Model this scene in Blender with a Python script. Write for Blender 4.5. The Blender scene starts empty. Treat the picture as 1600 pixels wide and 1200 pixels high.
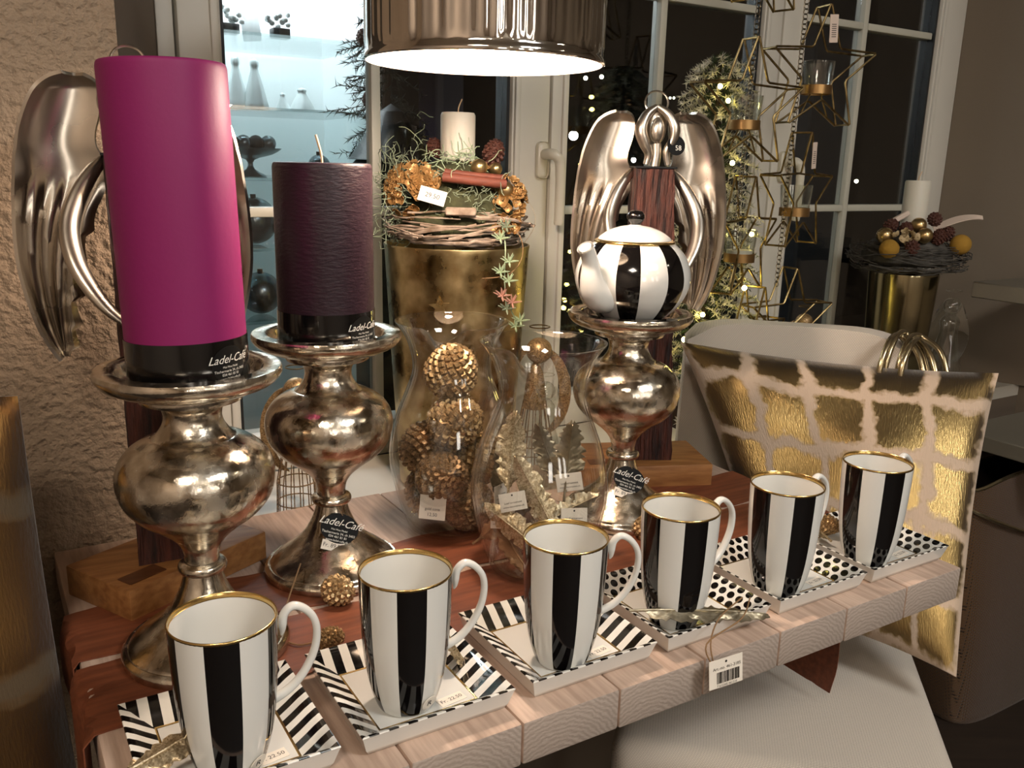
import bpy, bmesh, math, random
from mathutils import Vector, Matrix
random.seed(7)
sc = bpy.context.scene
col = sc.collection
PI = math.pi
rd = math.radians

# ------------------------------------------------------------------ camera
R_ = (0.99970, 0.02456, 0.0); F_ = (0.00597, -0.24286, 0.97004); D_ = (-0.02382, 0.96975, 0.24297)
cam_data = bpy.data.cameras.new('camera'); cam = bpy.data.objects.new('camera', cam_data); col.objects.link(cam)
ex = Vector((R_[0], F_[0], -D_[0])).normalized(); ez = Vector((R_[2], F_[2], -D_[2])).normalized()
ey = ez.cross(ex).normalized()                       # image-down axis
M = Matrix.Identity(4)
for i in range(3):
    M[i][0] = ex[i]; M[i][1] = -ey[i]; M[i][2] = -ez[i]
M.translation = (0, 0, 1.22)
cam.matrix_world = M
cam_data.sensor_width = 36.0; cam_data.lens = 1377.0 / 1600.0 * 36.0
cam_data.clip_start = 0.02; cam_data.clip_end = 60
sc.camera = cam

# ------------------------------------------------------------------ world, exposure
wd = bpy.data.worlds.new('night'); sc.world = wd; wd.use_nodes = True
wd.node_tree.nodes['Background'].inputs[0].default_value = (0.10, 0.13, 0.20, 1)
wd.node_tree.nodes['Background'].inputs[1].default_value = 0.01
sc.view_settings.view_transform = 'Standard'; sc.view_settings.look = 'None'
sc.view_settings.exposure = 0.0; sc.view_settings.gamma = 1.0; sc.view_settings.use_curve_mapping = False
sc.cycles.use_denoising = True
sc.cycles.use_adaptive_sampling = True; sc.cycles.adaptive_threshold = .02
sc.cycles.max_bounces = 8; sc.cycles.transparent_max_bounces = 24
sc.cycles.glossy_bounces = 5; sc.cycles.transmission_bounces = 8; sc.cycles.diffuse_bounces = 4
sc.cycles.caustics_reflective = False; sc.cycles.caustics_refractive = False
sc.cycles.sample_clamp_indirect = 6.0
LAMP_E, PANEL_E, SPOT_E, VITRINE_E = 350.0, 38.0, 150.0, 75.0

# ------------------------------------------------------------------ frame of the table and window wall
AU = math.radians(31.6); CU, SU = math.cos(AU), math.sin(AU)
TZ = 0.75
def W(u, v, z=0.0): return Vector((u*CU - v*SU, u*SU + v*CU, z))
def UV(p): return (p[0]*CU + p[1]*SU, -p[0]*SU + p[1]*CU)

# ------------------------------------------------------------------ materials
def lin(c):
    if isinstance(c, str):
        c = tuple(int(c[i:i+2], 16)/255 for i in (0, 2, 4))
        return tuple(x/12.92 if x <= .04045 else ((x+.055)/1.055)**2.4 for x in c)
    return c
MT = {}
def mat(name, color, rough=.5, metal=0.0, spec=.5, emit=0.0, ecol=None, var=0.0, vscale=20.0, bump=0.0, bscale=80.0,
        stretch=(1, 1, 1), rvar=0.0, col2=None, coat=0.0, sss=0.0, sheen=0.0, bdetail=4.0, objrand=0.0, bdist=.002):
    m = bpy.data.materials.new(name); m.use_nodes = True; MT[name] = m
    nt = m.node_tree; N = nt.nodes; L = nt.links; b = N['Principled BSDF']
    c = lin(color)
    b.inputs['Base Color'].default_value = (*c, 1); b.inputs['Roughness'].default_value = rough
    b.inputs['Metallic'].default_value = metal; b.inputs['Specular IOR Level'].default_value = spec
    b.inputs['Coat Weight'].default_value = coat; b.inputs['Coat Roughness'].default_value = .05
    b.inputs['Sheen Weight'].default_value = sheen
    if sss:
        b.inputs['Subsurface Weight'].default_value = sss; b.inputs['Subsurface Radius'].default_value = (.01, .004, .003)
    if emit:
        b.inputs['Emission Color'].default_value = (*lin(ecol or color), 1); b.inputs['Emission Strength'].default_value = emit
    if var or bump or rvar or objrand:
        tc = N.new('ShaderNodeTexCoord'); mp = N.new('ShaderNodeMapping'); mp.inputs['Scale'].default_value = stretch
        L.new(tc.outputs['Object'], mp.inputs[0])
        nz = N.new('ShaderNodeTexNoise'); nz.inputs['Scale'].default_value = vscale; nz.inputs['Detail'].default_value = 6
        L.new(mp.outputs[0], nz.inputs['Vector'])
        if var:
            rp = N.new('ShaderNodeValToRGB')
            c2 = lin(col2) if col2 else tuple(x*(1-var) for x in c)
            rp.color_ramp.elements[0].color = (*c2, 1); rp.color_ramp.elements[1].color = (*c, 1)
            rp.color_ramp.elements[0].position = .35; rp.color_ramp.elements[1].position = .65
            L.new(nz.outputs['Fac'], rp.inputs[0]); src = rp.outputs[0]
            if objrand:
                oi = N.new('ShaderNodeObjectInfo'); hs = N.new('ShaderNodeHueSaturation')
                mr = N.new('ShaderNodeMapRange'); mr.inputs['To Min'].default_value = 1-objrand; mr.inputs['To Max'].default_value = 1+objrand
                L.new(oi.outputs['Random'], mr.inputs['Value']); L.new(mr.outputs[0], hs.inputs['Value'])
                L.new(src, hs.inputs['Color']); src = hs.outputs[0]
            L.new(src, b.inputs['Base Color'])
        if rvar:
            mr2 = N.new('ShaderNodeMapRange'); mr2.inputs['From Min'].default_value = .3; mr2.inputs['From Max'].default_value = .7
            mr2.inputs['To Min'].default_value = max(0.01, rough-rvar); mr2.inputs['To Max'].default_value = rough+rvar
            L.new(nz.outputs['Fac'], mr2.inputs['Value']); L.new(mr2.outputs[0], b.inputs['Roughness'])
        if bump:
            n2 = N.new('ShaderNodeTexNoise'); n2.inputs['Scale'].default_value = bscale; n2.inputs['Detail'].default_value = bdetail
            L.new(mp.outputs[0], n2.inputs['Vector'])
            bp = N.new('ShaderNodeBump'); bp.inputs['Strength'].default_value = bump; bp.inputs['Distance'].default_value = bdist
            L.new(n2.outputs['Fac'], bp.inputs['Height']); L.new(bp.outputs[0], b.inputs['Normal'])
    return m

def thin_glass(name, tint=(1, 1, 1), rough=0.0, boost=1.0, ior=1.5, base=0.0):
    m = bpy.data.materials.new(name); m.use_nodes = True; MT[name] = m
    nt = m.node_tree; N = nt.nodes; L = nt.links
    N.remove(N['Principled BSDF'])
    tr = N.new('ShaderNodeBsdfTransparent'); tr.inputs[0].default_value = (*tint, 1)
    gl = N.new('ShaderNodeBsdfGlossy'); gl.inputs['Roughness'].default_value = rough
    fr = N.new('ShaderNodeFresnel'); ge = N.new('ShaderNodeNewGeometry'); mi = N.new('ShaderNodeMapRange')
    mi.inputs['To Min'].default_value = ior; mi.inputs['To Max'].default_value = 1/ior
    L.new(ge.outputs['Backfacing'], mi.inputs['Value']); L.new(mi.outputs[0], fr.inputs['IOR'])
    ma = N.new('ShaderNodeMath'); ma.operation = 'MULTIPLY_ADD'; ma.inputs[1].default_value = boost; ma.inputs[2].default_value = base; ma.use_clamp = True
    mx = N.new('ShaderNodeMixShader')
    L.new(fr.outputs[0], ma.inputs[0]); L.new(ma.outputs[0], mx.inputs[0]); L.new(tr.outputs[0], mx.inputs[1]); L.new(gl.outputs[0], mx.inputs[2])
    L.new(mx.outputs[0], N['Material Output'].inputs[0])
    return m

mat('plaster', 'a8927a', .95, bump=1.0, bscale=95, bdetail=6, var=.10, vscale=9, bdist=.012)
mat('wall_shaded', '6d6052', .9, bump=.2, bscale=160)  # wall colour with the window reveal's shade darkened into it
mat('wallright', '75695a', .9, bump=.15, bscale=160)
mat('ceilpaint', 'd6d0c4', .9)
mat('rearpaint', 'c6b6a6', .9)
mat('floorwood', '2c221a', .6, var=.3, vscale=6, stretch=(1, 12, 1))
mat('frame_white', 'd3cec2', .38)
mat('bar_white', 'c6c3b4', .42)
mat('gasket', '0c0c0c', .5)
mat('handle_white', 'cfc9b8', .25)
thin_glass('pane', (.93, .95, .95), 0.0, 2.0, 1.45)
thin_glass('jarglass', (.975, .975, .965), 0.0, 1.25, 1.5, .012)
thin_glass('cupglass', (.96, .97, .95), 0.02, 1.3, 1.5, .03)
thin_glass('shelfglass', (.92, .97, .97), 0.0, 1.0, 1.5, .02)
for nm, cc, c2 in (('plank', 'c4ab99', 'a58d7c'),):
    mat(nm, cc, .62, var=.3, col2=c2, vscale=22, stretch=(6, .5, 3), bump=.15, bscale=60, objrand=.07)
mat('endgrain', '9a8878', .75, var=.4, col2='776a60', vscale=60, stretch=(1, 1, 5), bump=.3, bscale=120)
m = MT['endgrain']; nt = m.node_tree; N = nt.nodes; L = nt.links
wv = N.new('ShaderNodeTexWave'); wv.wave_type = 'RINGS'; wv.rings_direction = 'Y'; wv.inputs['Scale'].default_value = 70; wv.inputs['Distortion'].default_value = 6.0; wv.inputs['Detail'].default_value = 3; wv.inputs['Detail Scale'].default_value = 1.5
tc = N.new('ShaderNodeTexCoord'); mp = N.new('ShaderNodeMapping'); mp.inputs['Location'].default_value = (.02, 0, .06); L.new(tc.outputs['Object'], mp.inputs[0]); L.new(mp.outputs[0], wv.inputs['Vector'])
mx = N.new('ShaderNodeMix'); mx.data_type = 'RGBA'; mx.inputs[6].default_value = (*lin('93857a'), 1); mx.inputs[7].default_value = (*lin('a6988c'), 1); L.new(wv.outputs['Fac'], mx.inputs[0]); L.new(mx.outputs[2], N['Principled BSDF'].inputs['Base Color'])
mat('tableleg', '2a2624', .6)
mat('runner', '7c4328', .55, var=.5, col2='64331d', vscale=14, stretch=(1, 9, 9), bump=.12, bscale=30)
mat('oak', '9a6a3c', .5, var=.4, col2='7d5029', vscale=18, stretch=(1, 7, 7), bump=.1, bscale=60)
mat('oakinlay', '633a1e', .5, var=.3, vscale=25, stretch=(1, 7, 7))
mat('oldbeam', '55291c', .75, var=.7, col2='190c0a', vscale=30, stretch=(4, 4, .45), bump=1.0, bscale=45, bdist=.010)
mat('silver', 'e6decf', .20, 1.0, var=.22, col2='ada18f', vscale=55, rvar=.13, bump=.32, bscale=150, bdist=.0012)
mat('wingmetal', 'd6ccbe', .30, 1.0, var=.16, vscale=9, rvar=.07)
mat('chrome', 'd3ccc4', .07, 1.0, var=.2, vscale=30, stretch=(1, 1, .05))
mat('added_glow', 'ffffff', .5, emit=7.0, ecol=(1.0, .93, .84))  # added glow, only there to be mirrored in the metal
mat('lampin', 'e8ddcc', .35, .2)
mat('bulb', 'fff0d8', .3, emit=LAMP_E, ecol=(1.0, .79, .63))
mat('porcelain', 'd9d8d2', .10, coat=.3)
mat('black_glaze', '0b0909', .10, coat=.3)
mat('gold', 'cdaf72', .22, 1.0)
mat('goldpaint', 'b98d42', .3, .9)
mat('goldpot', 'dac798', .33, 1.0, var=.45, col2='94794a', vscale=22, rvar=.14, bump=.18, bscale=45, bdist=.002)
mat('goldvase', 'a89d7c', .16, 1.0, var=.25, vscale=10, rvar=.05)
mat('brasswire', 'a38d60', .38, 1.0, var=.35, col2='6b583a', vscale=60)
mat('chainmetal', '7d7466', .35, 1.0)
mat('copperring', 'a17f52', .35, .9)
mat('pink_wax', '861f5c', .52, spec=.3, sss=.06, bump=.18, bscale=180, var=.06, vscale=8, bdist=.001)
mat('dark_wax', '27161f', .42, spec=.35, bump=.4, bscale=120, stretch=(1, 1, 3), bdist=.0018)
mat('white_wax', 'd5cfc0', .5, sss=.1, bump=.1, bscale=150)
mat('wick', 'd8b890', .8)
mat('foil_black', '0a0909', .14, coat=.4)
mat('sticker_black', '060606', .6, spec=.2)
mat('print_white', 'e9e5da', .6)
mat('print_dark', '28231f', .7)
mat('card', 'e6ddcf', .7)
mat('card_pink', 'd8c4b4', .7)
mat('twine', '8a6b4a', .9)
def glitter(name, c1, c2, rough=.3):
    m = mat(name, c1, rough, .62)
    nt = m.node_tree; N = nt.nodes; L = nt.links; b = N['Principled BSDF']
    tc = N.new('ShaderNodeTexCoord'); vo = N.new('ShaderNodeTexVoronoi'); vo.inputs['Scale'].default_value = 650
    L.new(tc.outputs['Object'], vo.inputs['Vector'])
    rp = N.new('ShaderNodeValToRGB'); rp.color_ramp.elements[0].color = (*lin(c2), 1); rp.color_ramp.elements[1].color = (*lin(c1), 1)
    sp = N.new('ShaderNodeSeparateColor'); L.new(vo.outputs['Color'], sp.inputs[0]); L.new(sp.outputs[0], rp.inputs[0]); L.new(rp.outputs[0], b.inputs['Base Color'])
    bp = N.new('ShaderNodeBump'); bp.inputs['Strength'].default_value = .9; bp.inputs['Distance'].default_value = .002
    L.new(sp.outputs[1], bp.inputs['Height']); L.new(bp.outputs[0], b.inputs['Normal'])
glitter('glit_gold', 'c9a878', '7a6040', .40)
glitter('glit_dark', 'a98a64', '624c35', .45)
glitter('glit_pale', 'd6c4a2', '8d7757', .3)
glitter('featherA', 'dfcfae', '9c8764', .33)
mat('feather_pewter', 'a99d84', .38, .9, var=.4, vscale=80, bump=.4, bscale=120)
mat('feather_brown', '9c7a58', .5, .5, var=.4, vscale=60, bump=.3, bscale=100)
def weave(name, c, c2, scale, rough=.85, metal=0.0, str_=.5, sheen=.2):
    m = mat(name, c, rough, metal, sheen=sheen)
    nt = m.node_tree; N = nt.nodes; L = nt.links; b = N['Principled BSDF']
    tc = N.new('ShaderNodeTexCoord'); ck = N.new('ShaderNodeTexBrick')
    mp = N.new('ShaderNodeMapping'); mp.inputs['Scale'].default_value = (scale,)*3
    L.new(tc.outputs['UV'], mp.inputs[0]); L.new(mp.outputs[0], ck.inputs['Vector'])
    ck.inputs['Color1'].default_value = (*lin(c), 1); ck.inputs['Color2'].default_value = (*lin(c), 1); ck.inputs['Mortar'].default_value = (*lin(c2), 1)
    ck.inputs['Scale'].default_value = 1.0; ck.inputs['Mortar Size'].default_value = .12; ck.inputs['Mortar Smooth'].default_value = 1.0
    ck.inputs['Brick Width'].default_value = 1.0; ck.inputs['Row Height'].default_value = .7
    L.new(ck.outputs['Color'], b.inputs['Base Color'])
    bp = N.new('ShaderNodeBump'); bp.inputs['Strength'].default_value = str_; bp.inputs['Distance'].default_value = .002; bp.invert = True
    L.new(ck.outputs['Fac'], bp.inputs['Height']); L.new(bp.outputs[0], b.inputs['Normal'])
weave('chair_fabric', 'd4c9ba', 'a99f92', 270)
weave('bag_mesh', '7a5a3a', '2b1f14', 170, .42, .6, .8)
mat('bag_band', '1a1210', .7)
def foil(name, base, gold, nx, ny, grow, seed, noise_s=9.0, cov=.10, rg=.28, mt=1.0):
    m = mat(name, base, .8, 0.0, sheen=.3)
    nt = m.node_tree; N = nt.nodes; L = nt.links; b = N['Principled BSDF']
    tc = N.new('ShaderNodeTexCoord')
    nz0 = N.new('ShaderNodeTexNoise'); nz0.inputs['Scale'].default_value = noise_s*.7; nz0.inputs['Detail'].default_value = 3
    L.new(tc.outputs['UV'], nz0.inputs['Vector'])
    wob = N.new('ShaderNodeVectorMath'); wob.operation = 'MULTIPLY_ADD'; wob.inputs[1].default_value = (.13, .13, 0)
    of = N.new('ShaderNodeVectorMath'); of.operation = 'SUBTRACT'; of.inputs[1].default_value = (.065, .065, 0); L.new(tc.outputs['UV'], of.inputs[0])
    L.new(nz0.outputs['Color'], wob.inputs[0]); L.new(of.outputs[0], wob.inputs[2])
    mp = N.new('ShaderNodeVectorMath'); mp.operation = 'MULTIPLY'; mp.inputs[1].default_value = (nx, ny, 1); L.new(wob.outputs[0], mp.inputs[0])
    fr = N.new('ShaderNodeVectorMath'); fr.operation = 'FRACTION'; L.new(mp.outputs[0], fr.inputs[0])
    sb = N.new('ShaderNodeVectorMath'); sb.operation = 'SUBTRACT'; sb.inputs[1].default_value = (.5, .5, .5); L.new(fr.outputs[0], sb.inputs[0])
    ab = N.new('ShaderNodeVectorMath'); ab.operation = 'ABSOLUTE'; L.new(sb.outputs[0], ab.inputs[0])
    sx = N.new('ShaderNodeSeparateXYZ'); L.new(ab.outputs[0], sx.inputs[0])
    mxm = N.new('ShaderNodeMath'); mxm.operation = 'SMOOTH_MAX'; mxm.inputs[2].default_value = .12; L.new(sx.outputs[0], mxm.inputs[0]); L.new(sx.outputs[1], mxm.inputs[1])
    nz = N.new('ShaderNodeTexNoise'); nz.inputs['Scale'].default_value = noise_s*5; nz.inputs['Detail'].default_value = 8; L.new(tc.outputs['UV'], nz.inputs['Vector'])
    ad = N.new('ShaderNodeMath'); ad.operation = 'MULTIPLY_ADD'; ad.inputs[1].default_value = .16; L.new(nz.outputs['Fac'], ad.inputs[0]); L.new(mxm.outputs[0], ad.inputs[2])
    mr = N.new('ShaderNodeMapRange'); mr.inputs['From Min'].default_value = grow+cov*.25; mr.inputs['From Max'].default_value = grow-cov*.25
    L.new(ad.outputs[0], mr.inputs['Value'])
    mx = N.new('ShaderNodeMix'); mx.data_type = 'RGBA'; mx.inputs[6].default_value = (*lin(base), 1); mx.inputs[7].default_value = (*lin(gold), 1)
    L.new(mr.outputs[0], mx.inputs[0]); L.new(mx.outputs[2], b.inputs['Base Color'])
    mm_ = N.new('ShaderNodeMath'); mm_.operation = 'MULTIPLY'; mm_.inputs[1].default_value = mt; L.new(mr.outputs[0], mm_.inputs[0]); L.new(mm_.outputs[0], b.inputs['Metallic'])
    rr = N.new('ShaderNodeMapRange'); rr.inputs['To Min'].default_value = .75; rr.inputs['To Max'].default_value = rg; L.new(mr.outputs[0], rr.inputs['Value']); L.new(rr.outputs[0], b.inputs['Roughness'])
    n3 = N.new('ShaderNodeTexNoise'); n3.inputs['Scale'].default_value = 110; n3.inputs['Detail'].default_value = 6
    st = N.new('ShaderNodeMapping'); st.inputs['Scale'].default_value = (2.2, .35, 1); L.new(tc.outputs['UV'], st.inputs[0]); L.new(st.outputs[0], n3.inputs['Vector'])
    bp = N.new('ShaderNodeBump'); bp.inputs['Strength'].default_value = .28; bp.inputs['Distance'].default_value = .004
    L.new(n3.outputs['Fac'], bp.inputs['Height']); L.new(bp.outputs[0], b.inputs['Normal'])
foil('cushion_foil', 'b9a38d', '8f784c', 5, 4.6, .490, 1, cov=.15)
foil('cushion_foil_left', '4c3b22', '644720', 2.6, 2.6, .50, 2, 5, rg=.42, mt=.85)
def plate_mat(name, dots):
    m = mat(name, 'e6e4dc', .10, coat=.3); nt = m.node_tree; N = nt.nodes; L = nt.links; b = N['Principled BSDF']
    tc = N.new('ShaderNodeTexCoord'); sx = N.new('ShaderNodeSeparateXYZ'); L.new(tc.outputs['UV'], sx.inputs[0])
    def M2(op, a, c, d=None):
        n = N.new('ShaderNodeMath'); n.operation = op
        for k, q in enumerate((a, c, d)):
            if q is None: continue
            if isinstance(q, (int, float)): n.inputs[k].default_value = q
            else: L.new(q, n.inputs[k])
        return n.outputs[0]
    if dots:
        p = .0125
        row = M2('FLOOR', M2('DIVIDE', sx.outputs[1], p*.86), 0)
        sh = M2('MULTIPLY', M2('FLOORED_MODULO', row, 2.0), .5)
        fu = M2('SUBTRACT', M2('FRACT', M2('ADD', M2('DIVIDE', sx.outputs[0], p), sh), 0), .5)
        fv = M2('MULTIPLY', M2('SUBTRACT', M2('FRACT', M2('DIVIDE', sx.outputs[1], p*.86), 0), .5), .86)
        d2 = M2('ADD', M2('MULTIPLY', fu, fu), M2('MULTIPLY', fv, fv))
        fac = M2('LESS_THAN', d2, .36*.36)
    else:
        fac = M2('LESS_THAN', M2('FRACT', M2('DIVIDE', sx.outputs[0], .0172), 0), .5)
    mx = N.new('ShaderNodeMix'); mx.data_type = 'RGBA'; mx.inputs[6].default_value = (*lin('e6e4dc'), 1); mx.inputs[7].default_value = (*lin('0b0909'), 1)
    L.new(fac, mx.inputs[0]); L.new(mx.outputs[2], b.inputs['Base Color'])
plate_mat('plate_stripe', False); plate_mat('plate_dot', True)
mat('needle_green', '3a4a22', .7, var=.4, vscale=40)
mat('needle_frost', 'dedacd', .8, var=.35, vscale=60, col2='9a9880')
mat('needle_dark', '1d241a', .8)
mat('bark', '3a2a1e', .9)
mat('fairy', 'ffe890', .4, emit=60, ecol=(1.0, .80, .20))
mat('moss', '3f4126', .95, var=.5, vscale=70, bump=.8, bscale=120)
mat('lichen', '87937a', .9, var=.3, vscale=60)
mat('twig_white', 'b3a190', .8, var=.5, col2='6d5a48', vscale=40)
mat('twig_dark', '5b5750', .8, var=.5, col2='2c2925', vscale=40)
mat('copper_petal', 'ad8450', .42, .45, var=.35, vscale=60)
mat('pale_petal', 'b7a078', .6, .1)
mat('cinnamon', '6a3322', .7, var=.3, vscale=40, stretch=(1, 6, 6))
mat('coneb', '4a261a', .7)
mat('bauble_gold', 'bda272', .28, .95)
mat('ochreball', '9a7426', .9, bump=.8, bscale=90)
mat('succulent', '9fb08f', .6)
mat('succulent_pink', 'b58878', .6)
mat('ribbon', '9c8f78', .6)
mat('vitrine_white', 'eef0f0', .6)
mat('vitrine_led', 'ffffff', .4, emit=VITRINE_E, ecol=(.86, .95, 1.0))
mat('dark_metal', '17191a', .45, .4)
mat('silver_dark', '6d7478', .25, .9)
mat('white_ceramic', 'e8ecec', .35)
mat('black_box', '0b0c0d', .5)
mat('facade', '131216', .85)
mat('facade_grey', '6b6976', .7)
mat('facade_blue', '8f99aa', .7)
mat('door_dark', '1c0f0c', .7)
mat('neon_blue', '3050ff', .4, emit=4, ecol=(.12, .25, 1))
mat('street_lamp', 'ffffff', .4, emit=40, ecol=(1, .95, .85))
mat('star_light', 'ffffff', .4, emit=14, ecol=(1, .98, .7))
mat('panel_warm', 'ffffff', .4, emit=PANEL_E, ecol=(1.0, .86, .72))
mat('panel_cool', 'ffffff', .4, emit=PANEL_E, ecol=(.98, .97, .95))
mat('spot_emit', 'ffffff', .4, emit=SPOT_E, ecol=(1.0, .88, .70))
mat('shelf_white', '6d675b', .5)
mat('dark_cabinet', '0f0e0d', .6)
mat('goldtube', 'ab9c7c', .25, .95)

# ------------------------------------------------------------------ mesh helpers
class MB:
    def __init__(s): s.V = []; s.F = []; s.I = []; s.U = None
    def add(s, g, mi=0, T=None):
        V, F = g[0], g[1]; o = len(s.V)
        s.V += [tuple(T @ Vector(p)) if T is not None else tuple(p) for p in V]
        s.F += [tuple(i+o for i in f) for f in F]; s.I += [mi]*len(F)
        return s
def build(name, g, mats, parent=None, smooth=True, angle=40, loc=None, rot=None, uvs=None, midx=None, kind=None, label=None):
    if isinstance(g, MB): V, F, midx = g.V, g.F, g.I
    else: V, F = g[0], g[1]
    me = bpy.data.meshes.new(name); me.from_pydata([tuple(p) for p in V], [], [tuple(f) for f in F])
    for m in ([mats] if isinstance(mats, str) else mats): me.materials.append(MT[m])
    if midx: me.polygons.foreach_set('material_index', midx)
    if uvs:
        ul = me.uv_layers.new(name='UVMap')
        if callable(uvs):
            for lp in me.loops: ul.data[lp.index].uv = uvs(V[lp.vertex_index])
        else:
            for pi, p in enumerate(me.polygons):
                for k, li in enumerate(p.loop_indices): ul.data[li].uv = uvs[pi][k]
    me.validate(); me.update()
    if smooth:
        me.polygons.foreach_set('use_smooth', [True]*len(me.polygons))
        me.set_sharp_from_angle(angle=math.radians(angle))
    o = bpy.data.objects.new(name, me); col.objects.link(o)
    if parent is not None: o.parent = parent
    if loc is not None: o.location = loc
    if rot is not None: o.rotation_euler = rot
    if kind: o['kind'] = kind
    if label: o['label'] = label
    return o
def tag(o, label=None, cat=None, group=None, kind=None):
    if label: o['label'] = label
    if cat: o['category'] = cat
    if group: o['group'] = group
    if kind: o['kind'] = kind
    return o
def thing(name, label, cat, loc=(0, 0, 0), rotz=0.0, group=None, kind=None, rot=None):
    o = bpy.data.objects.new(name, None); col.objects.link(o); o.empty_display_size = .05
    o.location = loc; o.rotation_euler = rot if rot is not None else (0, 0, rotz)
    return tag(o, label, cat, group, kind)
def dup(root, loc=None, rotz=None, label=None, parent=None, skip=()):
    r = root.copy(); col.objects.link(r); r.parent = parent
    if loc is not None: r.location = loc
    if rotz is not None: r.rotation_euler = (0, 0, rotz)
    if label: r['label'] = label
    for ch in list(root.children):
        if ch.name.split('.')[0] in skip: continue
        dup(ch, parent=r)
    return r
def lathe(prof, n=48, a0=0.0, fn=None):
    V = []; F = []; rings = []
    for (r, z) in prof:
        if r < 1e-7: rings.append([len(V)]); V.append((0, 0, z))
        else:
            ring = []
            for k in range(n):
                a = a0 + 2*PI*k/n; rr, zz = (r, z) if fn is None else fn(r, z, a)
                ring.append(len(V)); V.append((rr*math.cos(a), rr*math.sin(a), zz))
            rings.append(ring)
    for A, B in zip(rings[:-1], rings[1:]):
        if len(A) == 1 and len(B) == 1: continue
        for k in range(n):
            k2 = (k+1) % n
            if len(A) == 1: F.append((A[0], B[k2], B[k])[::-1])
            elif len(B) == 1: F.append((A[k], A[k2], B[0]))
            else: F.append((A[k], A[k2], B[k2], B[k]))
    return V, F
def spline(P, n):
    P = [Vector(p) for p in P]; out = []
    m = len(P)-1
    for i in range(m):
        p0 = P[max(i-1, 0)]; p1 = P[i]; p2 = P[i+1]; p3 = P[min(i+2, m)]
        for k in range(n):
            t = k/n
            out.append(.5*((2*p1)+(p2-p0)*t+(2*p0-5*p1+4*p2-p3)*t*t+(-p0+3*p1-3*p2+p3)*t**3))
    out.append(P[-1]); return out
def sm(prof, n=4): return [(max(0.0, p.x), p.y) for p in spline([(r, z, 0) for r, z in prof], n)]
def tube(path, rad, n=8, closed=False, flat=1.0, cap=True, up=(0, 0, 1)):
    P = [Vector(p) for p in path]; m = len(P)
    if not hasattr(rad, '__len__'): rad = [rad]*m
    V = []; F = []
    upv = Vector(up); T0 = (P[1]-P[0]).normalized()
    nn = upv - upv.dot(T0)*T0
    if nn.length < 1e-4: nn = Vector((1, 0, 0)) - Vector((1, 0, 0)).dot(T0)*T0
    nn.normalize()
    for i in range(m):
        if closed: T = P[(i+1) % m]-P[i-1]
        else: T = P[min(i+1, m-1)]-P[max(i-1, 0)]
        T.normalize(); nn = nn - nn.dot(T)*T
        if nn.length < 1e-6: nn = T.orthogonal()
        nn.normalize(); bb = T.cross(nn)
        for k in range(n):
            a = 2*PI*k/n; V.append(P[i] + nn*(math.cos(a)*rad[i]) + bb*(math.sin(a)*rad[i]*flat))
    for i in range(m if closed else m-1):
        j = (i+1) % m
        for k in range(n):
            k2 = (k+1) % n; F.append((i*n+k, j*n+k, j*n+k2, i*n+k2)[::-1])
    if cap and not closed:
        F.append(tuple(range(n))); F.append(tuple((m-1)*n+k for k in range(n))[::-1])
    return V, F
def box(sx, sy, sz, bev=0.0, seg=2, c=(0, 0, 0)):
    bm = bmesh.new(); bmesh.ops.create_cube(bm, size=1.0)
    for v in bm.verts: v.co = Vector((v.co.x*sx+c[0], v.co.y*sy+c[1], v.co.z*sz+c[2]))
    if bev: bmesh.ops.bevel(bm, geom=list(bm.edges), offset=bev, segments=seg, affect='EDGES', profile=.5)
    bm.verts.index_update(); V = [tuple(v.co) for v in bm.verts]; F = [tuple(v.index for v in f.verts) for f in bm.faces]; bm.free()
    return V, F
def prism(poly, z0, z1):          # poly: list of (x,y)
    n = len(poly); V = [(x, y, z0) for x, y in poly]+[(x, y, z1) for x, y in poly]
    F = [tuple(range(n))[::-1], tuple(range(n, 2*n))]+[(k, (k+1) % n, n+(k+1) % n, n+k) for k in range(n)]
    return V, F
def ball(r, c=(0, 0, 0), n=16, m=10, s=(1, 1, 1)):
    V, F = lathe([(r*math.sin(PI*k/m) if 0 < k < m else 0.0, -r*math.cos(PI*k/m)) for k in range(m+1)], n)
    return [(x*s[0]+c[0], y*s[1]+c[1], z*s[2]+c[2]) for x, y, z in V], F
def torus(R, r, n=28, m=8, c=(0, 0, 0), T=None):
    p = [Vector((R*math.cos(2*PI*k/n), R*math.sin(2*PI*k/n), 0)) for k in range(n)]
    if T is not None: p = [T @ q for q in p]
    p = [q+Vector(c) for q in p]
    return tube(p, r, m, closed=True, up=(0, 0, 1) if T is None else tuple(T.to_3x3() @ Vector((0, 0, 1))))
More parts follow.
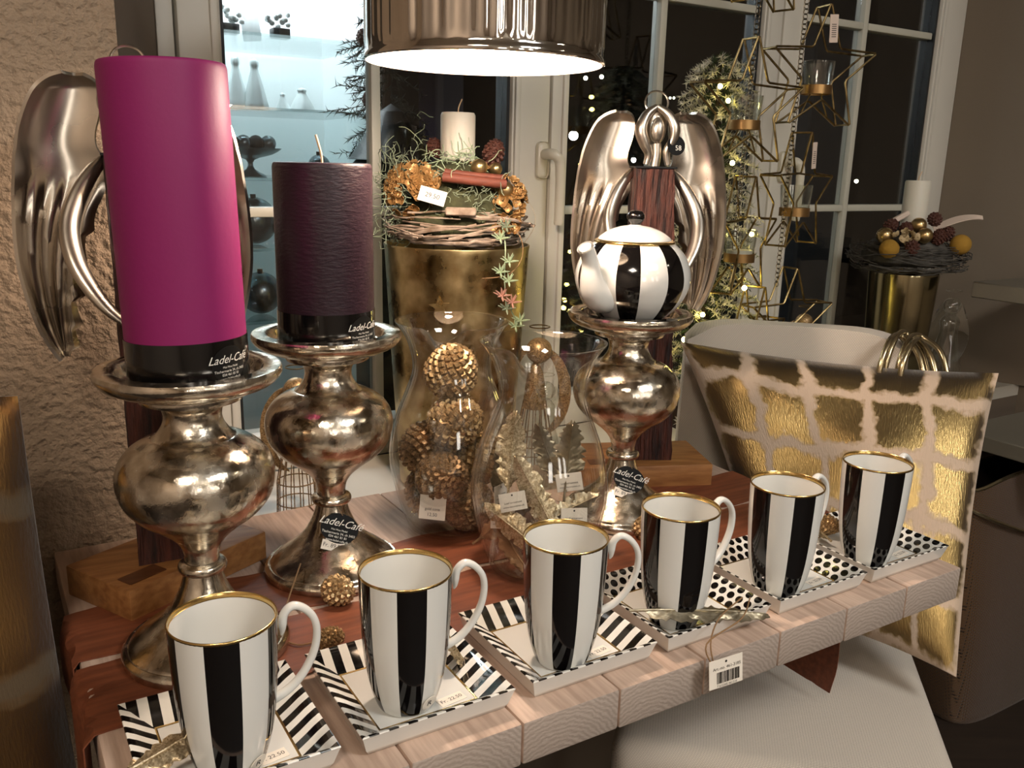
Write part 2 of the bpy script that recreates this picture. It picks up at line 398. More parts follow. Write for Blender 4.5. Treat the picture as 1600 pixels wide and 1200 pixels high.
def shell(G, th, flip=False):     # G: grid of Vectors -> closed shell with thickness th (number or grid)
    n = len(G); m = len(G[0]); V = []; F = []
    Nn = [[None]*m for _ in range(n)]
    for i in range(n):
        for j in range(m):
            a = G[min(i+1, n-1)][j]-G[max(i-1, 0)][j]; b = G[i][min(j+1, m-1)]-G[i][max(j-1, 0)]
            q = a.cross(b)
            if q.length < 1e-12: q = Nn[i][j-1] if j and Nn[i][j-1] else Vector((0, 0, 1))
            Nn[i][j] = q.normalized()
    for s in (0, 1):
        for i in range(n):
            for j in range(m):
                t = th[i][j] if hasattr(th, '__len__') else th
                V.append(G[i][j] + Nn[i][j]*(t*(.5-s)))
    o = n*m
    for i in range(n-1):
        for j in range(m-1):
            a, b, c, d = i*m+j, (i+1)*m+j, (i+1)*m+j+1, i*m+j+1
            F.append((a, b, c, d)); F.append((o+a, o+d, o+c, o+b))
    rim = [(i, 0) for i in range(n)]+[(n-1, j) for j in range(1, m)]+[(i, m-1) for i in range(n-2, -1, -1)]+[(0, j) for j in range(m-2, 0, -1)]
    for k in range(len(rim)):
        a = rim[k][0]*m+rim[k][1]; b = rim[(k+1) % len(rim)]; b = b[0]*m+b[1]
        F.append((a, o+a, o+b, b))
    return V, F
def xf(g, T): return [tuple(T @ Vector(p)) for p in g[0]], g[1]
def TR(loc=(0, 0, 0), rot=(0, 0, 0), s=1.0):
    from mathutils import Euler
    return Matrix.Translation(Vector(loc)) @ Euler(rot).to_matrix().to_4x4() @ Matrix.Scale(s, 4)
_tc = {}
def text(s, size=1.0, shear=0.0):
    k = (s, shear)
    if k not in _tc:
        cu = bpy.data.curves.new('lettering', 'FONT'); cu.body = s; cu.size = 1.0; cu.shear = shear; cu.align_x = 'CENTER'; cu.align_y = 'CENTER'; cu.resolution_u = 3
        o = bpy.data.objects.new('lettering', cu); col.objects.link(o)
        dg = bpy.context.evaluated_depsgraph_get(); me = bpy.data.meshes.new_from_object(o.evaluated_get(dg))
        _tc[k] = ([tuple(v.co) for v in me.vertices], [tuple(p.vertices) for p in me.polygons])
        bpy.data.objects.remove(o); bpy.data.curves.remove(cu); bpy.data.meshes.remove(me)
    V, F = _tc[k]; return [(x*size, y*size, z) for x, y, z in V], F
def cam_az(x, y): return math.atan2(-y, -x)
def frame_box(name, u0, u1, v0, v1, z0, z1, m, parent=None, bev=0.0, kind=None):
    V, F = box(u1-u0, v1-v0, z1-z0, bev); c = ((u0+u1)/2, (v0+v1)/2, (z0+z1)/2)
    V = [tuple(W(p[0]+c[0], p[1]+c[1], p[2]+c[2])) for p in V]
    return build(name, (V, F), m, parent, smooth=bool(bev), kind=kind)

# ------------------------------------------------------------------ the room
S = 'structure'
WV, SILL = 1.132, .70        # face of the window wall and height of the sill
frame_box('floor', -1.7, 3.3, -3.6, 1.5, -.06, 0, 'floorwood', kind=S)
frame_box('ceiling', -1.7, 3.3, -3.6, 1.5, 2.5, 2.56, 'ceilpaint', kind=S)
frame_box('wall_left', -1.7, .165, WV, 1.50, 0, 2.5, 'plaster', kind=S)
frame_box('wall_below', .165, 1.01, WV, 1.50, 0, SILL-.03, 'wall_shaded', kind=S)
frame_box('wall_below_right', 1.01, 2.275, 1.20, 1.50, 0, SILL-.03, 'wall_shaded', kind=S)
frame_box('wall_above', .165, 2.275, WV, 1.50, 2.12, 2.5, 'wall_shaded', kind=S)
frame_box('wall_beyond', 2.275, 3.3, WV, 1.50, 0, 2.5, 'wallright', kind=S)
frame_box('wall_rear', -1.7, 3.3, -3.7, -3.6, 0, 2.5, 'rearpaint', kind=S)
frame_box('wall_side', -1.8, -1.7, -3.6, 1.5, 0, 2.5, 'rearpaint', kind=S)
frame_box('wall_right', 3.3, 3.4, -3.6, 1.5, 0, 2.5, 'wallright', kind=S)
frame_box('trim_1', .165, 1.01, WV, 1.42, SILL-.03, SILL, 'frame_white', kind=S); frame_box('trim_8', 1.01, 2.275, 1.20, 1.42, SILL-.03, SILL, 'frame_white', kind=S)      # window sill
V, F = prism([(.165, WV), (.2593, 1.42), (.2593, 1.50), (.165, 1.50)], SILL, 2.12)
build('trim_2', ([tuple(W(*p)) for p in V], F), 'wall_shaded', smooth=False, kind=S)
V, F = prism([(2.275, WV), (2.275, 1.50), (2.1685, 1.50), (2.1685, 1.42)], SILL, 2.12)
build('trim_3', ([tuple(W(*p)) for p in V], F), 'wallright', smooth=False, kind=S)

ZG0, ZG1 = .765, 2.02
ZB = (1.134, 1.545)
def window(n, s0, s1, g0, g1, ub, hu=None, frameL=None):
    o = thing('window_%d' % n, None, None, W((s0+s1)/2, 1.45, SILL), kind=S)
    def fb(name, u0, u1, z0, z1, v0, v1, m, bev=.004):
        V, F = box(u1-u0, v1-v0, z1-z0, bev); c = ((u0+u1)/2, (v0+v1)/2, (z0+z1)/2); B = o.location
        V = [tuple(W(p[0]+c[0], p[1]+c[1], p[2]+c[2])-B) for p in V]
        return build(name, (V, F), m, o, smooth=True)
    fb('stile', s0, g0, SILL, 2.12, 1.420, 1.475, 'frame_white')
    fb('stile', g1, s1, SILL, 2.12, 1.420, 1.475, 'frame_white')
    fb('stile_moulding', g0-.016, g0-.004, ZG0, ZG1, 1.414, 1.425, 'frame_white', .003)
    fb('stile_moulding', g1+.004, g1+.016, ZG0, ZG1, 1.414, 1.425, 'frame_white', .003)
    fb('bottom_rail', g0, g1, SILL, ZG0, 1.422, 1.475, 'frame_white')
    fb('top_rail', g0, g1, ZG1, 2.12, 1.422, 1.475, 'frame_white')
    for a, b in ((g0, g0+.006), (g1-.006, g1)): fb('gasket', a, b, ZG0, ZG1, 1.430, 1.47, 'gasket', 0.0)
    w = .0085
    fb('glazing_bar', ub-w, ub+w, ZG0, ZG1, 1.434, 1.462, 'bar_white', .003)
    for zb in ZB:
        fb('glazing_bar', g0+.006, ub-w, zb-.008, zb+.008, 1.434, 1.462, 'bar_white', .003)
        fb('glazing_bar', ub+w, g1-.006, zb-.008, zb+.008, 1.434, 1.462, 'bar_white', .003)
    zs = [ZG0]+[z for zb in ZB for z in (zb-.008, zb+.008)]+[ZG1]
    for a, b in ((g0+.006, ub-w), (ub+w, g1-.006)):
        for k in range(0, 6, 2): fb('pane', a, b, zs[k], zs[k+1], 1.447, 1.449, 'pane', 0.0)
    if hu:
        c = W(hu, 1.42, 1.235)-o.location; h = bpy.data.objects.new('handle', None)
        rot = Matrix.Rotation(AU, 4, 'Z'); T = Matrix.Translation(c) @ rot
        build('handle_plate', xf(box(.026, .010, .066, .009, 3, (0, -.005, -.008)), T), 'handle_white', o)
        p = spline([(0, -.008, .002), (0, -.030, .003), (.006, -.040, 0), (.014, -.042, -.012), (.016, -.042, -.04), (.017, -.041, -.10), (.017, -.040, -.125)], 5)
        build('handle', xf(tube(p, [.010]*10+[.0095]*10+[.009]*10+[.008], 10, flat=.8), T), 'handle_white', o)
    return o
frame_box('trim_4', .2593, .2835, 1.415, 1.49, SILL, 2.12, 'frame_white', bev=.003, kind=S)     # outer frame left
frame_box('trim_5', .2835, .2896, 1.45, 1.49, SILL, 2.12, 'gasket', kind=S)
window(1, .2896, .9415, .352, .860, .603, .925)
frame_box('trim_6', .9415, .9465, 1.45, 1.49, SILL, 2.12, 'gasket', kind=S)
window(2, .9465, 1.529, .984, 1.474, 1.213)
frame_box('trim_7', 1.529, 1.533, 1.45, 1.49, SILL, 2.12, 'gasket', kind=S)
window(3, 1.533, 2.1685, 1.602, 2.071, 1.8155, 1.566)

# ceiling lights of the shop, behind the photographer
def panel(u, v, m, label, sx=.6, sy=.6):
    o = thing('ceiling_light', label, 'ceiling light', W(u, v, 2.5), AU, 'shop ceiling lights')
    build('light_frame', xf(box(sx+.04, sy+.04, .03, .004), TR((0, 0, -.015))), 'frame_white', o)
    build('diffuser', xf(box(sx, sy, .006, 0), TR((0, 0, -.034))), m, o, smooth=False)
panel(1.0, -1.15, 'panel_cool', 'square cool white ceiling light over the shop to the right behind the camera')
panel(-.75, -.9, 'panel_warm', 'square warm ceiling light over the shop to the left behind the camera', .5, .5)
for u, w, z, l in ((1.45, .26, 1.75, 'right'), (.75, .30, 1.80, 'middle'), (-.6, .55, 1.70, 'left')):  # unseen panels added so the lamp shade and silver pick up streaks
    o = thing('glow_panel', 'added glowing panel for reflections, on the %s of the rear shop wall behind the camera' % l, 'glow panel', W(u, -3.58, z), AU, 'added glow panels on the rear wall')
    build('glow_frame', box(w+.06, .04, 1.06, .004, 1), 'dark_metal', o); build('glow_face', box(w, .01, 1.0, 0, 1, (0, .022, 0)), 'added_glow', o, smooth=False)
for u, v, l in ((.2, -2.2, 'left'), (1.6, -2.4, 'middle'), (2.5, -.9, 'right')):
    o = thing('ceiling_spot', 'round recessed ceiling spot on the %s of the shop behind the camera' % l, 'ceiling light', W(u, v, 2.5), 0, 'shop ceiling spots')
    build('spot_ring', lathe([(.05, -.012), (.062, -.010), (.064, 0), (.046, 0)], 24), 'frame_white', o)
    build('spot_lens', lathe([(0, -.008), (.048, -.008)], 24), 'spot_emit', o)

# ------------------------------------------------------------------ table
U0, U1, V0, V1 = .046, 1.002, .560, 1.126
tb = thing('dining_table', 'whitewashed plank dining table set with mugs, candle holders and jars', 'table', W((U0+U1)/2, (V0+V1)/2, 0), AU)
npl = 9; pw = (U1-U0)/npl
def plank_mesh():
    V, F = box(pw-.0012, V1-V0, .042, .0025, 2)
    me_idx = []
    for f in F:
        n = (Vector(V[f[1]])-Vector(V[f[0]])).cross(Vector(V[f[2]])-Vector(V[f[1]])).normalized()
        me_idx.append(1 if abs(n.y) > .8 else 0)
    return V, F, me_idx
V, F, mi = plank_mesh()
for k in range(npl):
    x = -(U1-U0)/2 + pw*(k+.5)
    if k == 0: p0 = build('plank', (V, F), ['plank', 'endgrain'], tb, midx=mi, loc=(x, 0, TZ-.021)); 
    else:
        q = p0.copy(); col.objects.link(q); q.parent = tb; q.location = (x, 0, TZ-.021 - (.0006 if k % 3 == 1 else 0))
build('pedestal', box(.16, .22, TZ-.082, .004, 2, (-.12, .02, .04+(TZ-.082)/2)), 'tableleg', tb)
build('foot_plate', box(.52, .42, .04, .004, 2, (-.12, .02, .02)), 'tableleg', tb)
for sy in (-1, 1): build('cross_beam', box(.80, .06, .04, .003, 1, (0, sy*.12, TZ-.062)), 'tableleg', tb)

# ------------------------------------------------------------------ rust runner in two torn strips, hanging over both ends
rn = thing('table_runner', 'rust brown table runner of two torn-edged strips hanging over both table ends', 'table runner', W(0, 0, 0), AU)
def strip(va, vb, dl, dr, seed):
    rnd = random.Random(seed); n = 60; G = []
    L0 = U0-.0045; L1 = U1+.0045; ztop = TZ+.0012
    total = dl + (L1-L0) + dr
    ph = [rnd.uniform(0, 6) for _ in range(6)]
    def pos(s, v):
        b = .006
        if s < dl-b: return Vector((L0-.003+.004*math.sin(v*60), v, ztop-b-(dl-b-s)))
        if s < dl+b:
            t = (s-dl+b)/(2*b)*PI/2; return Vector((L0-.003*(1-t/(PI/2))+b*(1-math.cos(t)), v, ztop-b+b*math.sin(t)))
        if s < dl+(L1-L0)-b: return Vector((L0+s-dl, v, ztop))
        if s < dl+(L1-L0)+b:
            t = (s-dl-(L1-L0)+b)/(2*b)*PI/2; return Vector((L1-b+b*math.sin(t), v, ztop-b+b*math.cos(t)))
        return Vector((L1+.0005, v, ztop-b-(s-dl-(L1-L0)-b)))
    m = 10; n = 120
    for i in range(n+1):
        row = []
        for j in range(m+1):
            f = j/m
            s = total*i/n
            if i < n*.3: s += (1-i/(n*.3))*(.035*math.sin(f*5+ph[4])+.02*math.sin(f*11+ph[5]))*(1 if dl > .1 else .3)
            if i > n*.7: s -= ((i/n-.7)/.3)*(.004*math.sin(f*14+ph[3])-.010*f)
            s = min(max(s, 0), total)
            w0 = .004*math.sin(s*22+ph[0])+.002*math.sin(s*61+ph[1]); w1 = .004*math.sin(s*19+ph[2])+.002*math.sin(s*71+ph[3])
            row.append(pos(s, va+w0+(vb+w1-va-w0)*f))
        G.append(row)
    return shell(G, .0012)
build('runner_strip', strip(.722, .836, .165, .274, 3), 'runner', rn)
build('runner_strip', strip(.848, .952, .06, .275, 5), 'runner', rn)

# ------------------------------------------------------------------ saucers and mugs
def saucer(dots, u, v, label):
    o = thing('saucer', label, 'saucer', W(u, v, TZ), AU, 'square saucers under the mugs')
    # rings: half sizes and heights
    ins = [(.0455, .0062), (.0475, .0066), (.0560, .0125), (.0640, .0185), (.0700, .0222)]
    V = []; F = []; I = []; UVs = []
    def ring(h, z):
        b = len(V); V.extend([(-h, -h, z), (h, -h, z), (h, h, z), (-h, h, z)]); return b
    def quad(a, b, k, mi, uvq=None):
        k2 = (k+1) % 4; F.append((a+k, a+k2, b+k2, b+k)); I.append(mi); UVs.append(uvq or [(0, 0)]*4)
    b0 = ring(*ins[0]); F.append((b0, b0+1, b0+2, b0+3)); I.append(0); UVs.append([(0, 0)]*4)
    prev = b0; w = 0.0
    for k in range(1, len(ins)):
        nb = ring(*ins[k]); h0, z0 = ins[k-1]; h1, z1 = ins[k]; dw = math.hypot(h1-h0, z1-z0)
        for s in range(4):
            quad(prev, nb, s, 1 if k == 1 else 2, [(.1+s*.3-h0, w), (.1+s*.3+h0, w), (.1+s*.3+h1, w+dw), (.1+s*.3-h1, w+dw)])
        prev = nb; w += dw
    lip = [(.0712, .0224), (.0716, .0216)]
    h0 = .07
    for h1, z1 in lip:
        nb = ring(h1, z1)
        for s in range(4): quad(prev, nb, s, 2, [(.1+s*.3-h0, w), (.1+s*.3+h0, w), (.1+s*.3+h1, w+.0015), (.1+s*.3-h1, w+.0015)])
        prev = nb; h0 = h1
    for h1, z1 in [(.0708, .0198), (.0668, .0060), (.0640, .0008), (.0625, .0), (.0590, .0), (.0580, .002)]:
        nb = ring(h1, z1)
        for s in range(4): quad(prev, nb, s, 0)
        prev = nb
    F.append((prev+3, prev+2, prev+1, prev)); I.append(0); UVs.append([(0, 0)]*4)
    build('dish', (V, F), ['porcelain', 'gold', 'plate_dot' if dots else 'plate_stripe'], o, uvs=UVs, midx=I, angle=50)
    st = build('price_sticker', xf(box(.026, .012, .0003), TR((.026, -.037, .0066), (0, 0, .12))), 'card', o, smooth=False)
    build('price_lettering', xf(text('Fr. 22.50', .0062), TR((.026, -.037, .0069), (0, 0, .12))), 'print_dark', st, smooth=False)
    return o
SU0 = [.0655, .2265, .388, .5455, .703, .8585]
MU = [(.132, .622), (.286, .630), (.446, .622), (.592, .6265), (.744, .6226), (.901, .624)]
MX = [0, -4, 0, 6, 14, 16]       # handle turned a little further than the stripes
MPHI = [94.5, 105.5, 100, 124, 128.5, 131.5]
pat = ['striped', 'striped', 'striped', 'spotted', 'spotted', 'spotted']
pos_s = ['nearest the camera, holding a glitter feather', 'second from the left end of the table', 'between another striped saucer and a spotted one',
         'with a pewter feather lying across its front', 'fifth along the table edge', 'at the far right corner of the table']
def mug(u, v, phi, label, off=-26.5):
    p = W(u, v, TZ+.0064); az = cam_az(p.x, p.y) + math.radians(phi)
    o = thing('mug', label, 'mug', p, az, 'striped porcelain mugs on saucers')
    H = .1275
    outer = sm([(.0, .0015), (.018, .0012), (.0225, 0), (.0250, .0022), (.0285, .011), (.0325, .026), (.0358, .046), (.0378, .068), (.0390, .092), (.0397, .112), (.0400, H-.0014)], 3)
    n = 100
    V, F = lathe(outer, n)
    I = []
    for f in F:
        c = sum((Vector(V[i]) for i in f), Vector())/len(f)
        a = (math.degrees(math.atan2(c.y, c.x))-off+18) % 72
        I.append(1 if (a < 36 and c.z > .0016) else 0)
    build('body', (V, F), ['porcelain', 'black_glaze'], o, midx=I, angle=60)
    build('inside', lathe([(.0386, H-.004), (.0380, .10), (.0368, .070), (.0345, .045), (.030, .022), (.024, .010), (.014, .006), (0, .005)][::1], 48), 'porcelain', o, angle=60)
    build('gold_rim', lathe([(.0400, H-.0016), (.04025, H-.0004), (.0400, H+.0006), (.0394, H+.0008), (.0389, H+.0002), (.0386, H-.0034), (.0381, H-.0036)], 64), 'gold', o, angle=60)
    pth = spline([(.0425, 0, .1035), (.0437, 0, .1075), (.0440, 0, .1150), (.0462, 0, .1225), (.0525, 0, .1268), (.0610, 0, .1228), (.0680, 0, .1135), (.0702, 0, .1010),
                  (.0675, 0, .0850), (.0590, 0, .0680), (.0475, 0, .0560), (.0345, 0, .0490)], 5)
    m = len(pth); rr = []
    for i in range(m):
        t = i/(m-1); rr.append(.0008+.0040*min(1, t/.16) if t < .16 else .0048-.0006*math.sin(PI*(t-.16)/.84))
    build('handle', tube(pth, rr, 10, flat=.72, up=(0, 1, 0)), 'porcelain', o, angle=60)
    return o
pos_m = ['nearest the camera, beside a glitter feather', 'second from the left, on a striped saucer', 'third from the left, in front of the jar of feathers',
         'fourth from the left, with a pewter feather at its foot', 'second from the right, on a spotted saucer', 'furthest right, in front of the gold cushion']
for k in range(6):
    saucer(pat[k] == 'spotted', SU0[k]+.07, .651, 'square saucer with black %s rim, %s' % (pat[k], pos_s[k]))
    m_ = mug(MU[k][0], MU[k][1], MPHI[k]+MX[k], 'black and white striped mug, %s' % pos_m[k], -26.5-MX[k])
    if k < 2:
        a = math.radians(-62 if k else -55); c = Vector((math.cos(a), math.sin(a), 0))
        T = Matrix.Translation(c*.0305+Vector((0, 0, .014))) @ Matrix.Rotation(a+PI/2, 4, 'Z') @ Matrix.Rotation(math.radians(112), 4, 'X')
        st = build('round_sticker', xf(lathe([(0, .0004), (.0075, .0004), (.0075, 0)], 20), T), 'card', m_)
        build('sticker_lettering', xf(text('R', .009), T @ Matrix.Translation((0, 0, .0007))), 'print_dark', st, smooth=False)

# ------------------------------------------------------------------ candle holders
def logo(parent, T, w, bendR=None, small=True):
    """white lettering of the shop's label; T places a flat layout (x right, y up)"""
    mb = MB()
    rows = [('Ladel-Caf\u00e9', .30*w, .10*w, .45, 0)]
    if small: rows += [('Misi Mina Madel', .075*w, -.10*w, 0, 0), ('Tischermerie 34, ch 3403', .095*w, -.20*w, 0, 0), ('034 461 81 81', .095*w, -.30*w, 0, 0), ('www.ladel-cafe.ch', .090*w, -.40*w, 0, 0)]
    for s, sz, y, sh, _ in rows:
        V, F = text(s, sz, sh); V = [(x, yy+y, z) for x, yy, z in V]
        if bendR: V = [(math.sin(x/bendR)*bendR, yy, math.cos(x/bendR)*bendR-bendR) for x, yy, z in V]
        mb.add((V, F))
    mb.V = [tuple(T @ Vector(p)) for p in mb.V]
    return build('lettering', mb, 'print_white', parent, smooth=False)
foot = sm([(.0, .002), (.070, .002), (.0765, 0), (.0785, .0035), (.0780, .0085), (.0745, .0125)], 3)+sm([(.0725, .0120), (.0700, .0150), (.0600, .0235), (.0470, .0330), (.0350, .0440), (.0265, .0570), (.0205, .0710), (.0175, .0830)], 3)
collar = sm([(.0165, .0815), (.0212, .0835), (.0228, .0875), (.0212, .0915), (.0165, .0935)], 4)
bowl = sm([(.0160, .0930), (.0164, .1010), (.0190, .1100), (.0265, .1200), (.0400, .1315), (.0555, .1435), (.0665, .1575), (.0712, .1740), (.0702, .1890), (.0640, .2015), (.0530, .2110), (.0420, .2165), (.0375, .2180)], 4)
neck = sm([(.0380, .2175), (.0330, .2215), (.0275, .2300), (.0258, .2380), (.0280, .2460), (.0345, .2520), (.0430, .2545)], 4)
dish = [(.0, .2535), (.0455, .2535), (.0465, .2565), (.0460, .2600)]+sm([(.0600, .2625), (.0740, .2685), (.0805, .2750), (.0818, .2795), (.0806, .2835)], 3)+[(.0670, .2840)]+sm([(.0640, .2815), (.0610, .2745), (.0590, .2722)], 3)+[(0, .272)]
def holder(u, v, label):
    o = thing('candle_holder', label, 'candle holder', W(u, v, TZ+.0012), 0, 'silver baluster candle holders')
    for nm, pr in (('foot', foot), ('collar', collar), ('bowl', bowl), ('neck', neck), ('dish', dish)):
        build(nm, lathe(pr, 64), 'silver', o, angle=50)
    return o
def hang_tag(h, phi, zc, rad):
    p = h.location; az = cam_az(p.x, p.y)+math.radians(phi)
    T = Matrix.Rotation(az, 4, 'Z') @ Matrix.Translation((rad, 0, zc)) @ Matrix.Rotation(PI/2, 4, 'Z') @ Matrix.Rotation(math.radians(68), 4, 'X') @ Matrix.Rotation(math.radians(-22), 4, 'Z')
    disc = [(0, 0), (1, 0)]
    V, F = lathe([(0, .0006), (.0235, .0006), (.0235, 0), (0, 0)], 36)
    t = build('hang_tag', xf(([(x*.95, y*.72, z) for x, y, z in V], F), T), 'sticker_black', h, label='oval black shop tag with white lettering')
    logo(t, T @ Matrix.Translation((0, .002, .0009)), .040)
    build('price_label', xf(box(.026, .011, .0005, 0, 1, (-.003, -.0205, 0)), T), 'card', t, smooth=False)
    build('price_lettering', xf(text('Fr. 89.50', .0065), T @ Matrix.Translation((-.003, -.0205, .0005))), 'print_dark', t, smooth=False)
    a = Matrix.Rotation(az, 4, 'Z') @ Vector((.020, 0, .0875)); b = T @ Vector((0, .015, .0005))
    build('tag_string', tube(spline([a, (a+b)/2+Vector((0, 0, -.002)), b], 5), .0004, 5), 'twine', t)
h1 = holder(.158, .816, 'silver candle holder carrying the tall pink candle, nearest the camera')
h2 = holder(.327, .925, 'silver candle holder carrying the dark plum candle, with a black shop tag')
h3 = holder(.732, .897, 'silver candle holder carrying the striped teapot')
hang_tag(h2, 16, .060, .0290); hang_tag(h3, 22, .060, .0290)

def candle(h, r, ht, wax, band, label, phi, wick=True):
    o = thing('pillar_candle', label, 'candle', h.location+Vector((0, 0, .2722)), 0)
    top = sm([(r-.004, ht), (r-.0012, ht-.001), (r, ht-.005)], 3)
    build('wax', lathe([(0, ht-.004), (r-.010, ht-.0035), (r-.006, ht-.001)]+top+[(r, ht*.5), (r, 0), (0, 0)], 72), wax, o, angle=50)
    if wick: build('wick', tube(spline([(0, 0, ht-.006), (-.001, 0, ht+.008), (-.004, 0, ht+.020), (-.006, -.001, ht+.028)], 4), .0013, 6), 'wick', o)
    if band:
        bd = build('foil_band', lathe([(r+.0001, .0005), (r+.0008, .0005), (r+.0008, band), (r+.0001, band)], 72), 'foil_black', o, angle=50)
        az = cam_az(o.location.x, o.location.y)+math.radians(phi); R = r+.0012
        # oval label bent around the band
        mb = MB(); n = 30; rows = 6
        V = [(0, 0, 0)]+[(.0185*math.cos(2*PI*k/n)*q/rows, .0165*math.sin(2*PI*k/n)*q/rows, 0) for q in range(1, rows+1) for k in range(n)]
        F = [(0, 1+k, 1+(k+1) % n) for k in range(n)]+[(1+q*n+k, 1+(q+1)*n+k, 1+(q+1)*n+(k+1) % n, 1+q*n+(k+1) % n) for q in range(rows-1) for k in range(n)]
        V = [(math.sin(x/R)*R, y, math.cos(x/R)*R-R) for x, y, z in V]
        T = Matrix.Translation((0, 0, band*.47)) @ Matrix.Rotation(az, 4, 'Z') @ Matrix.Translation((R, 0, 0)) @ Matrix.Rotation(PI/2, 4, 'Z') @ Matrix.Rotation(PI/2, 4, 'X')
        lb = build('label', xf((V, F), T), 'sticker_black', bd, label='oval black label with white lettering')
        logo(lb, T @ Matrix.Translation((0, .0015, .0004)), .034, R+.0004)
    return o
cnd1 = candle(h1, .0520, .2715, 'pink_wax', .0405, 'tall bright pink pillar candle with a black foil band', 40, wick=False)
cnd1.rotation_euler = (0, rd(-1.3), 0)
candle(h2, .0520, .1925, 'dark_wax', .0375, 'dark plum pillar candle with a black foil band', 47)

# ------------------------------------------------------------------ teapot
tp = h3.location+Vector((0, 0, .2722)); az = cam_az(tp.x, tp.y)
pot = thing('teapot', 'round black and white striped teapot with gold lid rim on the silver holder', 'teapot', tp, az)
bp_ = sm([(0, .001), (.036, .0), (.0385, .0015), (.0500, .010), (.0640, .0255), (.0725, .0430), (.0747, .0560), (.0728, .0700), (.0660, .0860), (.0560, .0975), (.0490, .1020), (.0470, .1022)], 4)
V, F = lathe(bp_, 140); I = []
for f in F:
    c = sum((Vector(V[i]) for i in f), Vector())/len(f)
# black stripe centres at -3.5 + k*51.4 degrees from the camera side
I = []
for f in F:
    c = sum((Vector(V[i]) for i in f), Vector())/len(f)
    a = (math.degrees(math.atan2(c.y, c.x))+3.5+11) % (360/7)
    I.append(1 if a < 22 and .003 < c.z < .1012 else 0)
build('body', (V, F), ['porcelain', 'black_glaze'], pot, midx=I, angle=60)
lid = build('lid', lathe(sm([(.0485, .1030), (.0450, .1085), (.0340, .1160), (.0200, .1212), (.0090, .1232), (.0070, .1240)], 4)+[(0, .124)], 64), 'porcelain', pot, angle=60)
build('gold_lid_rim', lathe(sm([(.0495, .1005), (.0518, .1016), (.0518, .1040), (.0470, .1056)], 3), 64), 'gold', lid, angle=60)
build('knob', lathe([(0, .1235), (.006, .1235), (.0068, .1262), (.0100, .1290), (.0118, .1330), (.0114, .1368), (.0085, .1405), (.004, .1422), (0, .1425)], 28), 'black_glaze', lid, angle=70)
sa = math.radians(-36)
def sp(r, z): return Vector((r*math.cos(sa), r*math.sin(sa), z))
pth = spline([sp(.050, .036), sp(.066, .038), sp(.078, .047), sp(.085, .062), sp(.088, .078), sp(.093, .091), sp(.100, .100)], 5)
m = len(pth); rr = [.021, .0213, .0215, .0216, .0215, .0213, .0209, .0204, .0198, .0191, .0184, .0176, .0168, .016, .0152, .0144, .0136, .0129, .0122, .0116, .0111, .0107, .0103, .01, .0098, .0097, .0097, .0098, .01, .0104, .0109]
build('spout', tube(pth, rr[:m], 20, cap=False), 'porcelain', pot, angle=70)
build('spout_mouth', tube(pth[-6:], [x*.72 for x in rr[m-6:m]], 16), 'porcelain', pot, angle=70)
ha = sa+PI+rd(50)
def hp(r, z): return Vector((r*math.cos(ha), r*math.sin(ha), z))
build('handle', tube(spline([hp(.066, .086), hp(.085, .098), (hp(.106, .092)), hp(.113, .070), hp(.104, .046), hp(.086, .032), hp(.066, .030)], 5), .0052, 10), 'porcelain', pot)

# ------------------------------------------------------------------ pendant lamp
LX, LY, LZ, LR = -.038, 1.0, 1.322, .127
lp = thing('pendant_lamp', 'ribbed silver drum pendant lamp hanging over the table', 'lamp', (LX, LY, LZ))
rnd = random.Random(4); hs = [(rnd.randint(5, 70), rnd.uniform(0, 6.28), rnd.uniform(.2, 1)) for _ in range(16)]
def rib(r, z, a):
    if .014 < z < .236: return r*(1+.0130*sum(w*math.sin(k*a+p) for k, p, w in hs)/4), z
    return r, z
build('shade', lathe([(LR-.001, 0), (LR+.0018, .001), (LR+.0022, .004), (LR, .007), (LR-.0006, .012), (LR, .020), (LR, .12), (LR, .23), (LR-.0006, .238), (LR+.001, .246), (LR-.002, .25)], 360, fn=rib), 'chrome', lp, angle=60)
build('shade_lining', lathe([(LR-.001, 0), (LR-.0035, .002), (LR-.0045, .012), (LR-.0045, .24), (LR-.002, .25)], 96), 'lampin', lp)
build('top_ring', lathe([(.020, .2475), (LR-.003, .2475), (LR-.003, .2500), (.020, .2500), (.020, .2475)], 64), 'lampin', lp)
build('bulb', lathe(sm([(0, -.006), (.012, -.004), (.023, .006), (.029, .020), (.028, .036), (.020, .054), (.0145, .068)], 4), 24), 'bulb', lp)
build('lamp_socket', lathe([(.014, .068), (.017, .068), (.018, .110), (.012, .118), (.004, .120)], 20), 'frame_white', lp)
build('cord', tube([(0, 0, .12), (0, 0, 2.5-LZ-.02)], .003, 8), 'frame_white', lp)
for k in range(3):
    a = k*2*PI/3; build('spider_arm', tube([(0, 0, .118), (.11*math.cos(a), .11*math.sin(a), .235), (.123*math.cos(a), .123*math.sin(a), .247)], .0015, 6), 'chrome', lp)
build('ceiling_rose', lathe([(0, 2.475-LZ), (.045, 2.475-LZ), (.05, 2.498-LZ), (0, 2.498-LZ)], 24), 'frame_white', lp)

